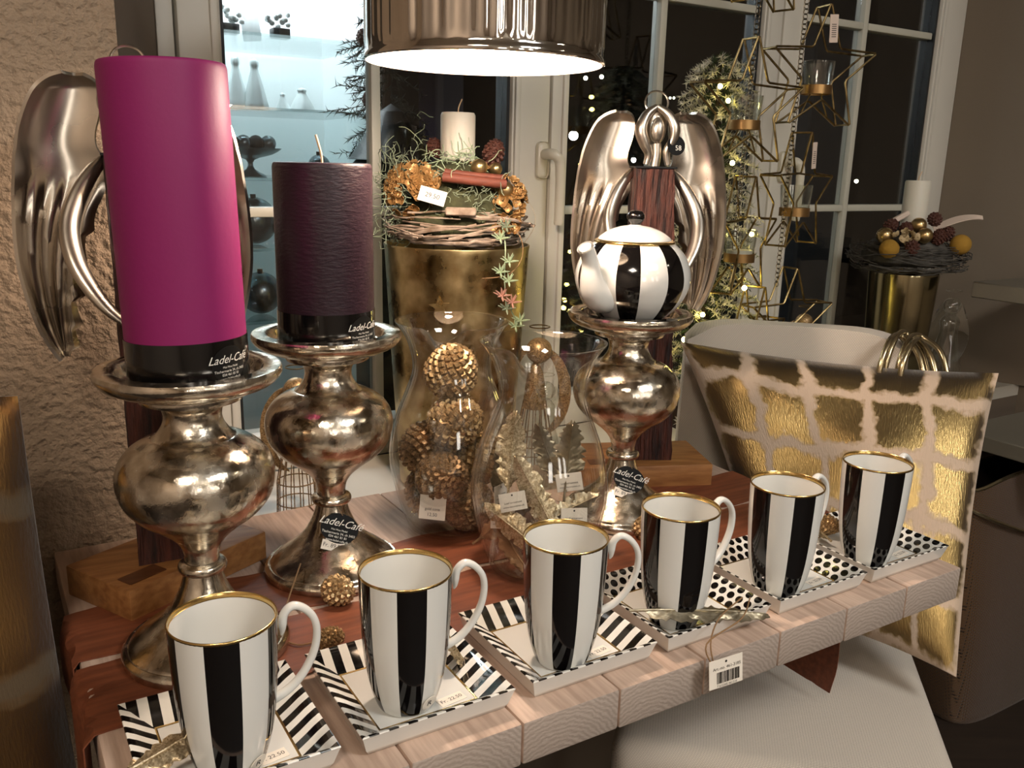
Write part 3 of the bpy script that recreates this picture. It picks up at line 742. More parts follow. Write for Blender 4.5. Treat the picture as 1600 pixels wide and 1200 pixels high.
# ------------------------------------------------------------------ white chair, gold cushion, handles
ch = thing('dining_chair', 'white woven-fabric dining chair at the right end of the table', 'chair', W(1.205, 1.024, .0), math.radians(-13.4))
def soft_box(sx, sy, sz, bev, c):
    return box(sx, sy, sz, bev, 5, c)
def cube_uv(p): return (p[0]+p[1]*.61, p[2]+p[1]*.8)
build('seat', soft_box(.46, .49, .09, .030, (0, -.270, .408)), 'chair_fabric', ch, uvs=cube_uv)
G = []
for i in range(17):
    t = i/16; z = .43+.525*t; row = []
    hw = .197*(1-.05*t)
    if t > .93: hw -= .02*((t-.93)/.07)**2
    for j in range(17):
        s = -1+j/8; row.append(Vector((s*hw, .03*t+.012*(1-s*s)*1.0-.0, z-(.016*(abs(s)**6) if i == 16 else 0))))
    G.append(row)
build('backrest', shell(G, .065), 'chair_fabric', ch, uvs=cube_uv, angle=60)
for x in (-.2, .2):
    for y in (-.07, -.48): build('leg', tube([(x, y, .37), (x*1.03, y*1.02, 0)], [.02, .014], 8), 'tableleg', ch)
def pillow(TL, TRc, BR, BL, T, n=26, pinch=.05, bias=0.0):
    G = []; th = []
    for i in range(n+1):
        t = i/n; row = []; tr = []
        for j in range(n+1):
            s = j/n
            s2 = .5+(s-.5)*(1-pinch*(1-(2*t-1)**2)); t2 = .5+(t-.5)*(1-pinch*(1-(2*s-1)**2))
            p = (TL*(1-s2)+TRc*s2)*(1-t2)+(BL*(1-s2)+BR*s2)*t2
            q = max(0.0, (1-abs(2*s-1)**2.6)*(1-abs(2*t-1)**2.6))
            wr = .008*math.sin(9*s+4*t)*q+.006*math.sin(21*s*t+3)*q+.004*math.sin(17*t-8*s)*q
            row.append(p); tr.append(.007+T*q**.6+wr)
        G.append(row); th.append(tr)
    V, F = shell(G, th); m = n+1; uvs = []
    def uvv(k):
        k = k % (m*m); return ((k % m)/n, 1-(k//m)/n)
    for f in F: uvs.append([uvv(k) for k in f])
    return V, F, uvs
V, F, us = pillow(W(1.034, 1.127, .926), W(1.390, .769, .910), W(1.151, .626, .515), W(1.045, .880, .530), .080)
o = build('cushion', (V, F), 'cushion_foil', uvs=us, angle=70)
tag(o, 'beige cushion with gold foil rectangles leaning on the white chair', 'cushion')
gh = thing('gold_handle_loops', 'gold tubular handles looped over the corner of the white chair back', 'handles', W(1.325, .895, .925))
def wloc(u, v, z): return W(u, v, z)-gh.location
for k, (x0, x1, h, y0) in enumerate(((-.060, .018, .030, .0), (-.046, .030, .033, .012), (-.030, .034, .026, -.012), (-.020, .066, .026, .022))):
    P = [(x0, y0-.05, -.05), (x0+.002, y0-.048, -.01), (x0+.018, y0-.03, h*.75), (x0+.04, y0, h), ((x0+x1)/2+.02, y0+.015, h*.85), (x1-.004, y0-.02, h*.1), (x1+.004, y0-.05, -.05)]
    build('handle', tube(spline(P, 5), .0050, 10), 'goldtube', gh)

ls = thing('dark_stool', 'dark brown upholstered stool at the left end of the table', 'stool', (-.70, .61, 0), math.radians(25))
build('seat', box(.50, .42, .10, .02, 3, (0, 0, .50)), 'bag_band', ls)
for x in (-.2, .2):
    for y in (-.16, .16): build('leg', tube([(x, y, .45), (x, y, 0)], .02, 8), 'tableleg', ls)
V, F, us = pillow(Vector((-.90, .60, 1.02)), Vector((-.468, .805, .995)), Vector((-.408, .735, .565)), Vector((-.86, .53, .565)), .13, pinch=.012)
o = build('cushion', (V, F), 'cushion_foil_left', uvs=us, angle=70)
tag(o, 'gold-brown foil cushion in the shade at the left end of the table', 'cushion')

# ------------------------------------------------------------------ metal angels on old beams
def angel(loc, rz, label, base, base_rot):
    o = thing('angel_sculpture', label, 'sculpture', loc, rz, 'silver winged angel sculptures on old beams')
    b = build('base_block', xf(box(base[0], base[1], .035, .002, 2, (0, 0, .0175)), TR((base[2], base[3], 0), (0, 0, base_rot))), 'oak', o)
    build('wood_inlay', xf(box(.044, .022, .0015, 0, 1, (-base[0]*.33, -base[1]*.30, .0354)), TR((base[2], base[3], 0), (0, 0, base_rot))), 'oakinlay', b, smooth=False)
    # weathered beam
    G = MB(); rnd = random.Random(3); n = 26; V = []; F = []
    per = 20
    for i in range(n+1):
        t = i/n; z = .035+(.4675-.035)*t; hw = .0395-.0115*t; hd = .034-.006*t; cx = .012*(1-t)
        for k in range(per):
            a = 2*PI*(k+.5)/per; c, s = math.cos(a), math.sin(a); q = 1/max(abs(c), abs(s))
            jx = rnd.uniform(-.0013, .0013)
            V.append((cx+hw*c*q*(.97)+jx, hd*s*q*.97+rnd.uniform(-.0013, .0013), z))
    for i in range(n):
        for k in range(per): k2 = (k+1) % per; F.append((i*per+k, i*per+k2, (i+1)*per+k2, (i+1)*per+k))
    F.append(tuple(range(per))[::-1]); F.append(tuple(n*per+k for k in range(per)))
    build('beam', (V, F), 'oldbeam', o, angle=50)
    build('cap_plate', box(.060, .060, .003, .0006, 1, (0, 0, .4690)), 'dark_metal', o)
    def px(x, y): return ((x-(1017-.063*(y-262)))*.00093, 1.2192-(y-262)*.000928-TZ)
    rows = [(180, 1064, 1084), (184, 1055, 1096), (192, 1049, 1107), (204, 1047, 1115), (222, 1049, 1122), (240, 1053, 1127), (255, 1052, 1129), (268, 1044, 1131), (285, 1040, 1132), (305, 1046, 1133), (325, 1056, 1133),
            (345, 1064, 1133), (365, 1069, 1132), (385, 1073, 1130), (405, 1076, 1126), (425, 1078, 1121), (445, 1079, 1115), (462, 1080, 1108), (477, 1082, 1100), (488, 1085, 1093)]
    for sgn in (1, -1):
        nr = 56; m = 21; G = []; T = []
        pts_in = spline([(px(r[1], r[0])[0], px(r[1], r[0])[1], 0) for r in rows], 3); pts_out = spline([(px(r[2], r[0])[0], px(r[2], r[0])[1], 0) for r in rows], 3)
        for i in range(len(pts_in)):
            t = i/(len(pts_in)-1); a, b_ = pts_in[i], pts_out[i]; row = []; ramp = min(1, max(0, (t-.42)/.12))
            saw = ((t-.5)*11) % 1.0 if t > .5 else 0
            for j in range(m):
                s = j/(m-1); x = a.x+(b_.x-a.x)*s
                if t > .5 and s < .22: x += -.009*(1-s/.22)*(saw**2)*(1 if t < .95 else 0)
                z = a.y+(b_.y-a.y)*s
                y = .020+.010*math.sin(PI*s)*(1-ramp*.6)-.012*s*s*s-.007*(max(0, s-.86)/.14)+ramp*.0042*math.cos(s*2*PI*4.5)+.03*max(0, t-.5)*.6
                y -= .010*max(0, 1-i/6.0)
                row.append(Vector((sgn*x, y, z)))
            G.append(row if sgn > 0 else row[::-1])
        build('wing', shell(G, .0035), 'wingmetal', o, angle=80)
        arm = [(1045, 268, .004), (1056, 279, -.004), (1071, 305, -.016), (1080, 338, -.030), (1074, 372, -.048), (1058, 402, -.062), (1040, 424, -.070), (1019, 440, -.072)]
        P = spline([(sgn*px(x, y)[0], d, px(x, y)[1]) for x, y, d in arm], 5); mm = len(P)
        rr = [.0050+.0060*math.sin(PI*min(1, k/(mm-1)*1.05)) for k in range(mm)]
        build('arm', tube(P, rr, 12, flat=.75), 'wingmetal', o, angle=80)
        hd = [(1026, 172, .0, .006), (1042, 184, -.004, .009), (1050, 204, -.008, .011), (1047, 222, -.008, .009), (1038, 238, -.006, .008), (1040, 258, -.006, .006)]
        if sgn < 0: hd = [(1024, 172, .0, .006), (1008, 184, -.004, .009), (998, 206, -.008, .0115), (1003, 226, -.008, .0105), (1010, 242, -.006, .008), (1006, 258, -.006, .006)]
        P = spline([(px(x, y)[0], d, px(x, y)[1]) for x, y, d, r in hd], 4); rr = [p.x for p in spline([(r, 0, 0) for *_, r in hd], 4)]
        build('hair_strand', tube(P, [x*.72 for x in rr], 12, flat=1.2, up=(0, 0, 1)), 'wingmetal', o, angle=80)
    hx, hz = px(1024, 207)
    build('face', ball(.0110, (hx, -.006, hz), 18, 12, (1, 1, 1.65)), 'wingmetal', o, angle=80)
    build('hair_back', ball(.0155, (hx, .010, hz+.006), 18, 12, (1.05, .7, 1.75)), 'wingmetal', o, angle=80)
    build('neck', tube(spline([(hx, -.004, hz-.018), (hx+.001, -.004, hz-.032), (hx-.001, -.004, .470)], 4), [.007]*9, 10), 'wingmetal', o)
    build('halo', torus(.0165, .0014, 32, 6, (hx, .012, px(1024, 165)[1]), Matrix.Rotation(math.radians(75), 4, 'X')), 'wingmetal', o)
    return o
angR = angel(Vector((.1945, 1.3105, TZ)), math.radians(3), 'silver winged angel sculpture on a dark beam behind the teapot', (.200, .120, .005, .0), math.radians(6))
T = TR((.030, -.012, .500), (math.radians(80), 0, math.radians(15)))
tg = build('round_tag', xf(lathe([(0, .0006), (.014, .0006), (.014, 0), (0, 0)], 28), T), 'sticker_black', angR, label='round black price tag')
build('tag_lettering', xf(text('58', .010), T @ Matrix.Translation((.003, -.004, .0010))), 'print_white', tg, smooth=False)
angL = angel(Vector((-.3910, .9220, TZ)), math.radians(25), 'silver winged angel sculpture on a dark beam behind the pink candle', (.186, .109, .008, .004), math.radians(34))

# ------------------------------------------------------------------ glass jars
jo = sm([(.0, .0005), (.046, .0), (.0555, .003), (.0625, .020), (.0720, .050), (.0795, .086), (.0795, .115), (.0720, .150), (.0600, .182), (.0510, .207), (.0505, .226), (.0570, .250), (.0655, .266), (.0715, .2735)], 3)
ji = [(max(0, r-.0030), z+(.004 if z < .01 else .0005)) for r, z in jo]
prof = jo+[(.0722, .2748), (.0708, .2752)]+ji[::-1][:-2]+[(0, .0045)]
def jar(u, v, phi, label):
    p = W(u, v, TZ+.0013); az = cam_az(p.x, p.y)+math.radians(phi)
    o = thing('glass_jar', label, 'jar', p, az, 'glass pitcher jars on the table')
    def fn(r, z, a):
        a = (a+PI) % (2*PI)-PI; k = max(0, min(1, (z-.200)/.07)); w = math.exp(-(a/.22)**2)*k*k; w2 = math.exp(-((abs(a)-.42)/.2)**2)*k*k
        return r+.016*w-.004*w2, z-.012*w
    build('vessel', lathe(prof, 96, fn=fn), 'jarglass', o, angle=70)
    return o
jar1 = jar(.508, .973, -8, 'clear glass pitcher jar filled with gold pine cones')
jar2 = jar(.541, .813, -10, 'clear glass pitcher jar filled with metallic feathers')

# pine cones
def cone_mesh(L, Wd, n=150, seed=1):
    mb = MB(); rnd = random.Random(seed)
    mb.add(ball(1, (0, 0, 0), 16, 10, (Wd*.42, Wd*.42, L*.47)))
    for k in range(n):
        t = (k+.5)/n; z = -L*.46+L*.94*t; r = Wd*.46*math.sqrt(max(.02, 1-(2*t-1.0)**2))*(1.04 if t < .5 else .96)
        a = k*2.39996; s = Wd*.125*(.75+.5*math.sin(PI*t)); d = Vector((math.cos(a), math.sin(a), 0)); e = Vector((-math.sin(a), math.cos(a), 0)); up = Vector((0, 0, 1))
        nrm = (d+up*(2*t-1)*.7).normalized(); c = d*r+up*z; dn = (up*1.0-nrm*up.dot(nrm)).normalized()
        tip = c+nrm*s*.55-dn*s*.15
        V = [c+e*s-nrm*s*.3, c+dn*s*.9-nrm*s*.4, c-e*s-nrm*s*.3, c-dn*s*.9-nrm*s*.3, tip+e*s*.4, tip+dn*s*.35, tip-e*s*.4, tip-dn*s*.35]
        mb.add((V, [(0, 1, 5, 4), (1, 2, 6, 5), (2, 3, 7, 6), (3, 0, 4, 7), (4, 5, 6, 7)]))
    return mb
cmesh = {}
def pine_cone(loc, rot, key, label, s=1.0, group='gold pine cones'):
    if key not in cmesh:
        L, Wd, m, n = {'big': (.074, .064, 'glit_gold', 170), 'dark': (.072, .062, 'glit_dark', 170), 'small': (.036, .028, 'glit_gold', 90)}[key]
        cmesh[key] = build('pine_cone', cone_mesh(L, Wd, n), m, angle=30); o = cmesh[key]
    else: o = cmesh[key].copy(); col.objects.link(o)
    o.location = loc; o.rotation_euler = rot; o.scale = (s,)*3
    return tag(o, label, 'pine cone', group)
J1 = jar1.location
for (dx, dy, dz), rot, key, lab in (
    ((-.001, .004, .208), (.3, .2, .4), 'big', 'gold pine cone at the top of the jar, in its neck'),
    ((.006, -.012, .146), (1.2, .5, 1.0), 'big', 'large gold pine cone below the topmost one in the jar'),
    ((-.036, .004, .105), (.4, .9, 2.0), 'dark', 'glittering pine cone against the left side of the jar'),
    ((-.008, -.040, .080), (1.1, .2, .4), 'dark', 'glittering pine cone at the front of the jar above the price card'),
    ((.036, .012, .090), (.6, 1.1, 1.2), 'big', 'gold pine cone against the right side of the jar'),
    ((-.030, .010, .042), (.2, 1.3, 2.4), 'dark', 'dark glittering pine cone at the bottom left of the jar'),
    ((.024, -.022, .038), (.7, .4, .2), 'dark', 'dark glittering pine cone at the bottom front of the jar')):
    pine_cone(J1+Vector((dx, dy, dz)), rot, key, lab)
def card(name, w, h, lines, loc, rot, label, cat='price tag', parent=None, m='card', group=None, hole=True):
    o = thing(name, label, cat, loc, 0, group, rot=rot) if parent is None else None
    T = Matrix.Identity(4) if parent is None else TR(loc, rot)
    pr = parent or o
    b = build('paper_card', xf(box(w, h, .0006), T), m, pr, smooth=False)
    mb = MB()
    for s, sz, x, y in lines: mb.add(xf(text(s, sz), T @ Matrix.Translation((x, y, .0006))))
    if hole: mb.add(xf(lathe([(0, .0006), (h*.05, .0006)], 12), T @ Matrix.Translation((0, h*.36, 0))))
    if mb.V: build('card_lettering', mb, 'print_dark', b, smooth=False)
    return o or b
card('price_card', .034, .030, [('gold cone', .0050, 0, -.002), ('12.50', .0060, 0, -.009)], J1+Vector((-.018, -.079+.012, .050)), (math.radians(75), .0, math.radians(-12)), 'square pale card among the pine cones in the jar')
for (x, y), lab, s in (((548, 905), 0, 1.0), ((995, 838), 0, 1.0)): pass
pc = [((-.1830, .8720, TZ+.016), (1.45, .2, .9), 1.15, 'gold bead-like pine cone lying behind the second mug from the left'),
      ((.1790, 1.0620, TZ+.016), (1.35, .1, .3), 1.1, 'gold pine cone lying behind the fourth mug beside the holder foot'),
      ((-.1720, .7780, TZ+.013), (1.5, .4, 2.2), .8, 'small gold pine cone with twine between the first and second mugs'),
      ((.3480, 1.0350, TZ+.013), (1.5, 0, 1.2), .75, 'small pale pine cone behind the fifth mug'),
      ((.4170, 1.0700, TZ+.024), (1.4, .3, .4), .85, 'small pale pine cone on the rim of the furthest right saucer')]
for l, r, s, lab in pc: pine_cone(Vector(l), r, 'small', lab, s, 'small gold cones on the table')

# ------------------------------------------------------------------ feathers
def feather_mesh(L, Wd, curl, seed):
    rnd = random.Random(seed); n = 26; m = 8; G = []
    notch = [rnd.random() < .30 for _ in range(n+1)]
    for i in range(n+1):
        t = i/n; w = Wd*.5*(math.sin(PI*min(1, .06+.94*t))**.55)*(1-.25*t) if t < .985 else Wd*.04
        row = []
        for j in range(m+1):
            s = -1+2*j/m; ww = w*(.70 if notch[i] and abs(s) > .7 else 1)
            y = L*(t-.5)+abs(s)*Wd*.18*(1-t*.3)
            z = curl*L*((t-.5)**2)*1.2-.12*Wd*abs(s)+(.0012*math.sin(i*2.4+(j*1.2)) if abs(s) > .2 else .0008)
            row.append(Vector((s*ww, y, z)))
        G.append(row)
    V, F = shell(G, .0009)
    mb = MB(); mb.add((V, F))
    return mb, tube([(0, L*(-.62+.1*k), curl*L*((-.62+.1*k)**2)*1.2+.0012) for k in range(12)], [.0016-.0001*k for k in range(12)], 6)
def feather(loc, rot, L, Wd, curl, m, label, seed=1, tagged=False, group='metallic feathers in the jar'):
    o = thing('feather', label, 'feather', loc, 0, group, rot=rot)
    mb, q = feather_mesh(L, Wd, curl, seed)
    build('vane', mb, m, o, angle=60); build('quill', q, m, o)
    if tagged:
        card('', .030, .021, [('Leaf ornament', .0034, 0, -.001), ('www.decoration.ch', .0030, 0, -.0055)], (tagged[0], tagged[1], tagged[2]), (0, 0, tagged[3]), None, parent=o)
    return o
J2 = jar2.location; rd = math.radians
fs = [((-.034, -.020, .150), (rd(80), rd(6), rd(8)), .085, .040, .25, 'featherA', 'silver-gold glitter feather standing at the left of the jar', None),
      ((-.004, -.050, .108), (rd(82), rd(-28), rd(6)), .098, .036, .15, 'featherA', 'large glitter feather slanting across the front of the jar', (-.026, .008, .004, -.3)),
      ((.032, -.018, .142), (rd(86), rd(4), rd(-6)), .080, .044, .2, 'feather_pewter', 'pewter feather standing upright at the right of the jar', (.004, -.026, .004, .25)),
      ((-.026, -.052, .068), (rd(76), rd(-55), rd(0)), .085, .036, .2, 'featherA', 'pale glitter feather low at the front of the jar', None),
      ((.034, -.040, .090), (rd(70), rd(62), rd(-10)), .070, .030, .3, 'feather_pewter', 'pewter feather lying at the right below the upright one', (.010, .0, .004, 1.1)),
      ((-.046, .004, .112), (rd(85), rd(10), rd(60)), .080, .034, .2, 'feather_pewter', 'dull feather against the left wall of the jar', (-.004, -.02, .004, .1)),
      ((-.030, -.030, .036), (rd(40), rd(15), rd(50)), .080, .036, .2, 'feather_brown', 'brown feather near the bottom left of the jar', None),
      ((.010, -.040, .030), (rd(55), rd(-20), rd(-30)), .078, .034, .2, 'feather_brown', 'brown feather at the bottom front of the jar', (.0, .0, .005, .6)),
      ((.030, .010, .040), (rd(50), rd(40), rd(100)), .080, .034, .2, 'feather_brown', 'brown feather at the bottom right of the jar', None),
      ((-.010, .020, .060), (rd(60), rd(-60), rd(160)), .085, .036, .2, 'feather_brown', 'brown feather in the middle of the pile in the jar', (.0, .01, .005, .2)),
      ((-.040, -.018, .066), (rd(65), rd(40), rd(-40)), .075, .034, .2, 'feather_brown', 'brown feather below the left glitter feather in the jar', (.0, .0, .005, .9)),
      ((.010, .016, .135), (rd(80), rd(-20), rd(20)), .075, .034, .3, 'feather_pewter', 'dull feather standing at the back of the jar', None)]
for k, (l, r, L, w, c, m, lab, tg) in enumerate(fs): feather(J2+Vector(l), r, L, w, c, m, lab, k+3, tg)
p = W(.604, .590, TZ+.0305)
fp = feather(p, (rd(-6), rd(12), AU+rd(-90-22)), .135, .030, -.05, 'feather_pewter', 'pewter feather with twine lying across the front of a spotted saucer', 21, None, 'feathers on the saucers')
# twine loop and barcode tag hanging off the table edge
q = p+W(.045, -.004, .006); e = W(.582, .5535, TZ+.004); c = W(.584, .5515, TZ-.006)
tw = thing('barcode_tag', 'white barcode tag on twine hanging over the table front edge', 'price tag', W(.582, .550, TZ-.014))
o0 = tw.location
for k in range(2):
    d = Vector((.004*k, 0, 0))
    build('twine', tube(spline([q-o0+d*2, (q+e)/2-o0+Vector((-.012+.022*k, -.006, .012)), e-o0+Vector((-.006, -.004, .016))-d, e-o0+Vector((.002, -.004, -.012)), c-o0+Vector((.004, -.001, .006))], 6), .0008, 6), 'twine', tw)
T = Matrix.Translation(Vector((.008, -.006, .008))) @ Matrix.Rotation(rd(25), 4, 'Z') @ Matrix.Rotation(rd(86), 4, 'X') @ Matrix.Rotation(rd(3), 4, 'Z')
cd = build('paper_card', xf(box(.040, .030, .0006), T), 'card', tw, smooth=False)
mb = MB(); mb.add(xf(text('Art.-no. 461-3185', .0046), T @ Matrix.Translation((.001, .0055, .0006)))); mb.add(xf(text('7 612345 461318', .0034), T @ Matrix.Translation((.001, -.0132, .0006))))
mb.add(xf(lathe([(0, .0006), (.0013, .0006)], 12), T @ Matrix.Translation((0, .0115, 0))))
rnd = random.Random(9); x = -.011
while x < .0155:
    w = rnd.choice((.0004, .0007, .0011)); mb.add(xf(box(w, .012, .0002, 0, 1, (x+w/2, -.0045, .0006)), T)); x += w+rnd.choice((.0004, .0006, .0009))
build('barcode_print', mb, 'print_dark', cd, smooth=False)
feather(W(.088, .630, TZ+.031), (rd(10), rd(14), AU+rd(-74)), .075, .030, .1, 'glit_pale', 'pale glitter feather with twine on the nearest saucer', 31, (.012, -.012, -.012, .5), 'feathers on the saucers')
feather(W(.348, .660, TZ+.028), (rd(60), rd(10), AU+rd(60)), .055, .024, .1, 'glit_pale', 'glitter feather tucked behind the second mug from the left', 32, None, 'feathers on the saucers')
feather(W(.8830, .690, TZ+.030), (rd(40), rd(10), AU+rd(30)), .045, .022, .1, 'glit_pale', 'small glitter feather behind the furthest right mug', 33, None, 'feathers on the saucers')
tc_ = thing('twine_bow', 'loose beige twine lying behind the first and second mugs', 'twine', (-.20, .80, TZ+.003))
build('twine', tube(spline([(-.03, .10, .03), (-.035, .05, .002), (-.028, .0, .001), (-.005, -.02, .001), (.02, -.01, .001), (.03, -.03, .001), (.012, -.045, .001), (.03, -.06, .001)], 6), .0009, 6), 'twine', tc_)

# ------------------------------------------------------------------ small figures: wire angels and glass angels
def wire_angel(loc, rz, label):
    o = thing('wire_angel', label, 'figurine', loc, rz, 'glitter wire angels on the sill')
    for k in range(14):
        a = 2*PI*k/14; build('skirt_wire', tube([(.030*math.cos(a), .030*math.sin(a), .0), (.028*math.cos(a), .028*math.sin(a), .06), (.016*math.cos(a), .016*math.sin(a), .125)], .0009, 5), 'glit_dark', o)
    for z, r in ((.002, .030), (.030, .0292), (.062, .0278)): build('skirt_ring', torus(r, .0010, 28, 5, (0, 0, z)), 'glit_dark', o)
    build('torso', lathe(sm([(.017, .115), (.015, .140), (.011, .165), (.004, .180)], 3), 20), 'glit_gold', o)
    build('head', ball(.0185, (.004, 0, .198), 20, 14), 'glit_gold', o)
    build('halo', torus(.014, .0009, 24, 5, (.004, 0, .232)), 'brasswire', o)
    for s in (1, -1):
        pts = [(s*.008, .006, .150), (s*.022, .010, .180), (s*.026, .010, .205)]
        G = []
        for i in range(15):
            t = i/14; a = rd(75-165*t); R = .058; c = Vector((s*.0, 0, .145)); wd = .017*math.sin(PI*(.06+.94*t))**.7
            ctr = Vector((s*(.000+R*.72*math.cos(rd(-75+150*t))), .012, .135+.065*math.sin(rd(75-150*t))))
            nrm = Vector((s*math.cos(rd(75-150*t)), 0, math.sin(rd(75-150*t))))
            row = [ctr+nrm*wd*(-.5+k/4) for k in range(5)]; G.append(row if s > 0 else row[::-1])
        build('wing', shell(G, .003), 'glit_gold', o, angle=70)
    return o
wa = wire_angel(W(.372, 1.20, SILL), rd(10), 'glitter wire angel on the sill between the pink and plum candles')
dup(wa, W(.763, 1.168, SILL), rd(-10), 'glitter wire angel on the sill behind the two glass jars').scale = (1.15,)*3
dup(wa, W(1.540, 1.295, SILL), rd(25), 'glitter wire angel on the sill under the hanging stars')
def glass_angel(loc, h, label):
    o = thing('glass_angel', label, 'figurine', loc, cam_az(loc[0], loc[1])+PI/2, 'clear glass angels'); s = h/.2
    build('robe', lathe([(r*s, z*s) for r, z in sm([(.0, .001), (.034, .0), (.036, .004), (.030, .05), (.022, .09), (.016, .12), (.018, .140), (.010, .152), (.006, .156), (0, .157)], 3)], 32, fn=lambda r, z, a: (r*(1+.05*math.sin(9*a)*(1 if z < .1*s else 0)), z)), 'cupglass', o, angle=70)
    build('head', ball(.0165*s, (0, 0, .170*s), 20, 14), 'cupglass', o)
    build('halo', torus(.014*s, .0010*s, 24, 6, (0, 0, .199*s)), 'cupglass', o)
    build('pedestal', lathe([(0, 0), (.037*s, 0), (.037*s, .004*s), (0, .004*s)], 28), 'cupglass', o)
    for g in (1, -1):
        G = []
        for i in range(12):
            t = i/11; row = []
            for j in range(6):
                q = j/5; w = .026*math.sin(PI*(.1+.85*t))**.6
                row.append(Vector((g*(.010+w*q)*s, (.012+.006*q)*s, (.155-.10*t+.02*math.sin(PI*q)*(1-t))*s)))
            G.append(row if g > 0 else row[::-1])
        build('wing', shell(G, .0025*s), 'cupglass', o, angle=70)
    return o
glass_angel(W(.705, 1.050, TZ), .17, 'clear glass angel figurine on the table behind the jar of feathers')
glass_angel(W(2.005, 1.245, SILL), .25, 'clear glass angel figurine on the sill beside the right gold vase')

# ------------------------------------------------------------------ arrangements on gold pots
def twig_ring(R, r, n, seed, dark=False, th=.0016, wild=1.0):
    rnd = random.Random(seed); mb = MB()
    for k in range(n):
        a0 = rnd.uniform(0, 2*PI); span = rnd.uniform(.7, 2.3); p0 = rnd.uniform(0, 2*PI); dp = rnd.uniform(-1.6, 1.6); q = rnd.uniform(.55, 1.08); P = []
        m = 9
        for i in range(m):
            t = i/(m-1); a = a0+span*t; ph = p0+dp*t
            rr = R+r*q*math.cos(ph)+rnd.uniform(-.002, .002)*wild; P.append((rr*math.cos(a), rr*math.sin(a), r*.8*q*math.sin(ph)+rnd.uniform(-.002, .002)*wild))
        w = th*rnd.uniform(.5, 1.5); mb.add(tube(P, [w*(1-.5*i/(m-1)) for i in range(m)], 5))
    return mb
def floret_mesh(r):
    mb = MB()
    for k in range(4):
        a = k*PI/2; G = []
        for i in range(4):
            t = i/3; w = r*.55*math.sin(PI*(.12+.78*t)); G.append([Vector((r*(.1+.9*t)*math.cos(a)-s*w*math.sin(a), r*(.1+.9*t)*math.sin(a)+s*w*math.cos(a), r*.35*t*t+r*.15*abs(s))) for s in (-1, 0, 1)])
        mb.add(shell(G, .0006))
    return mb
def wisps(n, c, spread, L, seed, m='lichen', th=.0006):
    rnd = random.Random(seed); mb = MB()
    for k in range(n):
        p = Vector(c)+Vector((rnd.gauss(0, spread[0]), rnd.gauss(0, spread[1]), rnd.gauss(0, spread[2]))); P = [p]; d = Vector((rnd.gauss(0, 1), rnd.gauss(0, .6), rnd.gauss(.2, .8))).normalized()
        for i in range(5): d = (d+Vector((rnd.gauss(0, .5), rnd.gauss(0, .5), rnd.gauss(0, .5)))).normalized(); p = p+d*L/5; P.append(p)
        mb.add(tube(P, th, 4))
    return mb
def scatter_scale_cone(loc, rot, s, parent, name='cone'):
    o = build(name, cone_mesh(.045, .034, 60, 5), 'coneb', parent, loc=loc, rot=rot, angle=30); o.scale = (s,)*3; return o

# centre: tall gold pot
CP = Vector((-.0928, 1.41, 0))
pt = thing('gold_pot', 'tall hammered gold pot on the sill behind the two glass jars', 'pot', CP+Vector((0, 0, SILL)), 0)
hh = 1.0948-SILL
build('pot_body', lathe([(0, .002), (.088, .0), (.092, .004), (.1045, .21), (.1140, hh-.01), (.1155, hh-.002), (.1150, hh), (.1125, hh), (.1115, hh-.01), (.1020, .21), (.089, .012), (0, .01)], 64), 'goldpot', pt, angle=50)
build('applied_star', xf(prism([((.016 if k % 2 == 0 else .007)*math.cos(k*PI/5+.4), (.016 if k % 2 == 0 else .007)*math.sin(k*PI/5+.4)) for k in range(10)], 0, .003), TR((-.018, -.1085, hh-.085), (rd(92), 0, 0))), 'goldpot', pt, smooth=False)
ar = thing('candle_wreath', 'twig wreath with copper flowers, moss and cinnamon on the tall gold pot', 'wreath', CP+Vector((0, 0, 1.0948)), 0)
tr_ = build('twigs', xf(twig_ring(.090, .030, 120, 2, th=.0021), TR((0, 0, .026))) if False else twig_ring(.090, .030, 130, 2, th=.0021), 'twig_white', ar, kind='stuff', loc=(0, 0, .027))
rnd = random.Random(8)
build('moss', lathe(sm([(.0, .128), (.030, .126), (.055, .108), (.078, .075), (.090, .040), (.080, .015), (0, .012)], 4), 40, fn=lambda r, z, a: (r*(1+.05*math.sin(7*a+z*90)+.04*math.sin(13*a-z*150)), z+.003*math.sin(11*a+r*200))), 'moss', ar)
fl = None
def put_floret(c, nrm, s):
    global fl
    q = Vector((0, 0, 1)).rotation_difference(Vector(nrm).normalized()).to_euler()
    if fl is None: fl = build('floret', floret_mesh(.0095), 'copper_petal', ar, angle=60); o = fl
    else: o = fl.copy(); col.objects.link(o); o.parent = ar
    o.location = c; o.rotation_euler = q; o.scale = (s,)*3
for k in range(95):
    n = Vector((rnd.gauss(0, 1), rnd.gauss(-.7, .8), rnd.gauss(.4, .7))).normalized(); put_floret(Vector((-.060, -.045, .080))+Vector((n.x*.044, n.y*.036, n.z*.042)), n, rnd.uniform(.8, 1.25))
for k in range(40):
    n = Vector((rnd.gauss(0, 1), rnd.gauss(-.7, .8), rnd.gauss(.4, .7))).normalized(); put_floret(Vector((.080, -.040, .062))+Vector((n.x*.026, n.y*.026, n.z*.044)), n, rnd.uniform(.7, 1.1))
for k in range(8): put_floret(Vector((.000+.006*k, -.030, .118)), Vector((rnd.gauss(0, .4), -.6, .8)), .9)
for k in range(4): put_floret(Vector((.062+.010*k, -.088, .030)), Vector((rnd.gauss(0, .3), -1, .4)), .85)
build('cinnamon_stick', tube([(-.016, -.086, .103), (.028, -.086, .099), (.076, -.072, .095)], .0072, 10), 'cinnamon', ar)
build('cinnamon_stick', tube([(-.014, -.079, .110), (.028, -.078, .106), (.072, -.066, .103)], .0055, 10), 'cinnamon', ar)
